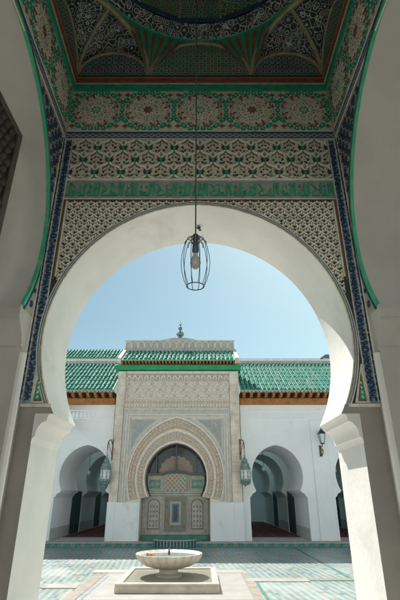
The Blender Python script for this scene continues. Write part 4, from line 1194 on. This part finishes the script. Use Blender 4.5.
# ------------------------------------------------------------------ fountain
FX, FY = -.655, 10.55
ft = thing('fountain', 'round scalloped marble bowl fountain on a short foot standing in a square stone basin', 'fountain', (FX, FY, 0))
b = MB(); x0, x1, y0, y1 = FX - .94, FX + 1.02, FY - 1.03, FY + 1.03
b.bbox(x0, x1, y0, y1, 0, .115, .012)
for a_ in ((x0, x1, y0, y0 + .13), (x0, x1, y1 - .13, y1), (x0, x0 + .13, y0 + .131, y1 - .131), (x1 - .13, x1, y0 + .131, y1 - .131)): b.bbox(*a_, .1152, .162, .010)
b.build('square_basin', FSTONE, ft, False)
b = MB(); b.face([(x0 + .13, y0 + .13, .135), (x1 - .13, y0 + .13, .135), (x1 - .13, y1 - .13, .135), (x0 + .13, y1 - .13, .135)]); b.build('water', WATERD, ft)
b = MB(); b.lathe([(.27, .116), (.27, .16), (.235, .175), (.20, .195), (.195, .25), (.22, .275), (.23, .30)], (FX, FY, 0), 24); b.build('foot', FSTONE, ft)
NF = 24
prof = [(.18, .275), (.34, .29), (.50, .33), (.62, .385), (.70, .455), (.742, .525), (.74, .55), (.715, .553), (.69, .535), (.60, .49), (.42, .455), (.1, .45)]
amp = [0, .02, .05, .06, .06, .05, .04, .035, .02, 0, 0, 0]
prof = [(q * .955, z) for q, z in prof]
b = MB(); b.lathe(prof, (FX, FY, 0), 192, mod=lambda a, i: 1 - amp[i] * (1 - abs(sin(NF / 2 * a)) ** .7)); b.build('bowl', FSTONE, ft, ang=60)
b = MB(); b.lathe([(.001, .52), (.635, .52)], (FX, FY, 0), 48); b.build('bowl_water', WATER, ft)
b = MB(); b.lathe([(.03, .45), (.022, .56), (.03, .565), (.018, .58), (.012, .64), (.001, .645)], (FX, FY, 0), 10); b.build('spout', COPPER, ft)
b = MB(); rg = random.Random(2)
for k in range(7):
    a = rg.uniform(0, 6.28); px, py = FX - .40 + .05 * cos(a) * (k > 0), FY - .12 + .07 * sin(a) * (k > 0)
    b.prism([(u, v) for u, v in leaf(px, py, .06, .036, a)], MZ(.524), 0, .012 + .006 * k, k % 2, True)
    b.v = [v for v in b.v]
tag(b.build('flower_petals', [paint('orange_petal', (.50, .18, .09), .6), paint('pink_petal', (.72, .32, .22), .6)], None, False), 'few orange flower petals floating in the fountain bowl', 'petals')
# marble apron, channels and green lines in the paving
def slab(name, x0, x1, y0, y1, m, z=.004, skew=0):
    b = MB(); nx = max(1, int((x1 - x0) / .5)); ny = max(1, int((y1 - y0) / .5)); rg = random.Random(int(x0 * 31 + y0 * 7))
    b.face([(x0 + skew * (y0 - 10), y0, z), (x1 + skew * (y0 - 10), y0, z), (x1 + skew * (y1 - 10), y1, z), (x0 + skew * (y1 - 10), y1, z)])
    return struct(b.build(name, m))
GLINE = paint('worn_green_tile', (.07, .22, .16), .45, .25, 5, stain=(.25, .27, .25), stain_amt=.5, stain_scale=2)
slab('marble_apron', -2.15, .95, 9.0, 11.9, MARBLE)
slab('bounce_paving', -6, 6, 5.98, 8.75, paint('bounce_paving_marble', (.44, .43, .41), .4), .012)  # unseen pale paving added to bounce sunlight up into the arch
slab('drain_channel', -2.42, -2.18, 6.2, 11.7, PINKST, .006)
slab('drain_channel', -2.16, -2.06, 6.2, 11.5, paint('blue_edge_tile', (.24, .28, .31), .5, .2, 6), .009)
slab('marble_strip', -2.55, 1.0, 11.9, 12.35, paint('warm_marble', (.37, .335, .295), .6, .12, 2, stain=(.28, .2, .15), stain_amt=.5), .008)
slab('marble_strip', -3.1, -2.45, 10.15, 10.5, MARBLE, .006)
slab('stone_strip', -13, -3.11, 10.12, 10.34, PINKST, .006)
slab('stone_strip', -3.11, -2.43, 10.0, 10.13, PINKST, .009)
slab('stone_strip', 2.35, 13, 10.95, 11.18, PINKST, .006)
slab('green_line', 2.2, 13, 10.84, 10.93, GLINE, .006); slab('green_line', -13, -3.11, 10.02, 10.1, GLINE, .006)
slab('marble_strip', 1.0, 2.34, 10.75, 11.15, MARBLE, .0085)
slab('green_line', 1.16, 1.22, 6.2, 10.7, GLINE, .006)
slab('green_line', 3.27, 3.36, 11.2, 17.4, GLINE, .006); slab('green_line', 3.30, 3.38, 6.2, 10.77, GLINE, .006)
slab('warm_strip', .96, 1.14, 6.2, 11.88, PINKST, .0065)

# ------------------------------------------------------------------ little box on the roof to the right
b = MB(); b.bbox(6.05, 6.65, 20.6, 21.1, 6.9, 7.86, .02); b.prism([(5.98, 7.87), (6.72, 7.87), (6.5, 8.02), (6.2, 8.02)], MF(20.55), 0, -.6, 1, True)
tag(b.build('roof_hatch', [PGREY, paint('slate_lid', (.10, .14, .17), .5)], None, False), 'small blue grey hatch behind the roof ridge at the right', 'roof hatch')

# walls that close the courtyard beside the porch and an added wall behind it
for s_, lb in ((-1, 'plain white courtyard wall running left from the entrance porch'), (1, 'plain white courtyard wall running right from the entrance porch')):
    b = MB(); b.box(*sorted((s_ * 6.31, s_ * 14)), 5.4, 5.95, 0, 6.5); tag(b.build('courtyard_wall', COURTW), lb, 'wall')
b = MB(); b.box(-14, 14, -18.5, -18.0, -.02, 9); tag(b.build('bounce_wall', COURTW), 'plain unseen wall added behind the entrance porch to bounce sunlight in', 'wall')  # out of view, added to throw sunlight back through the porch
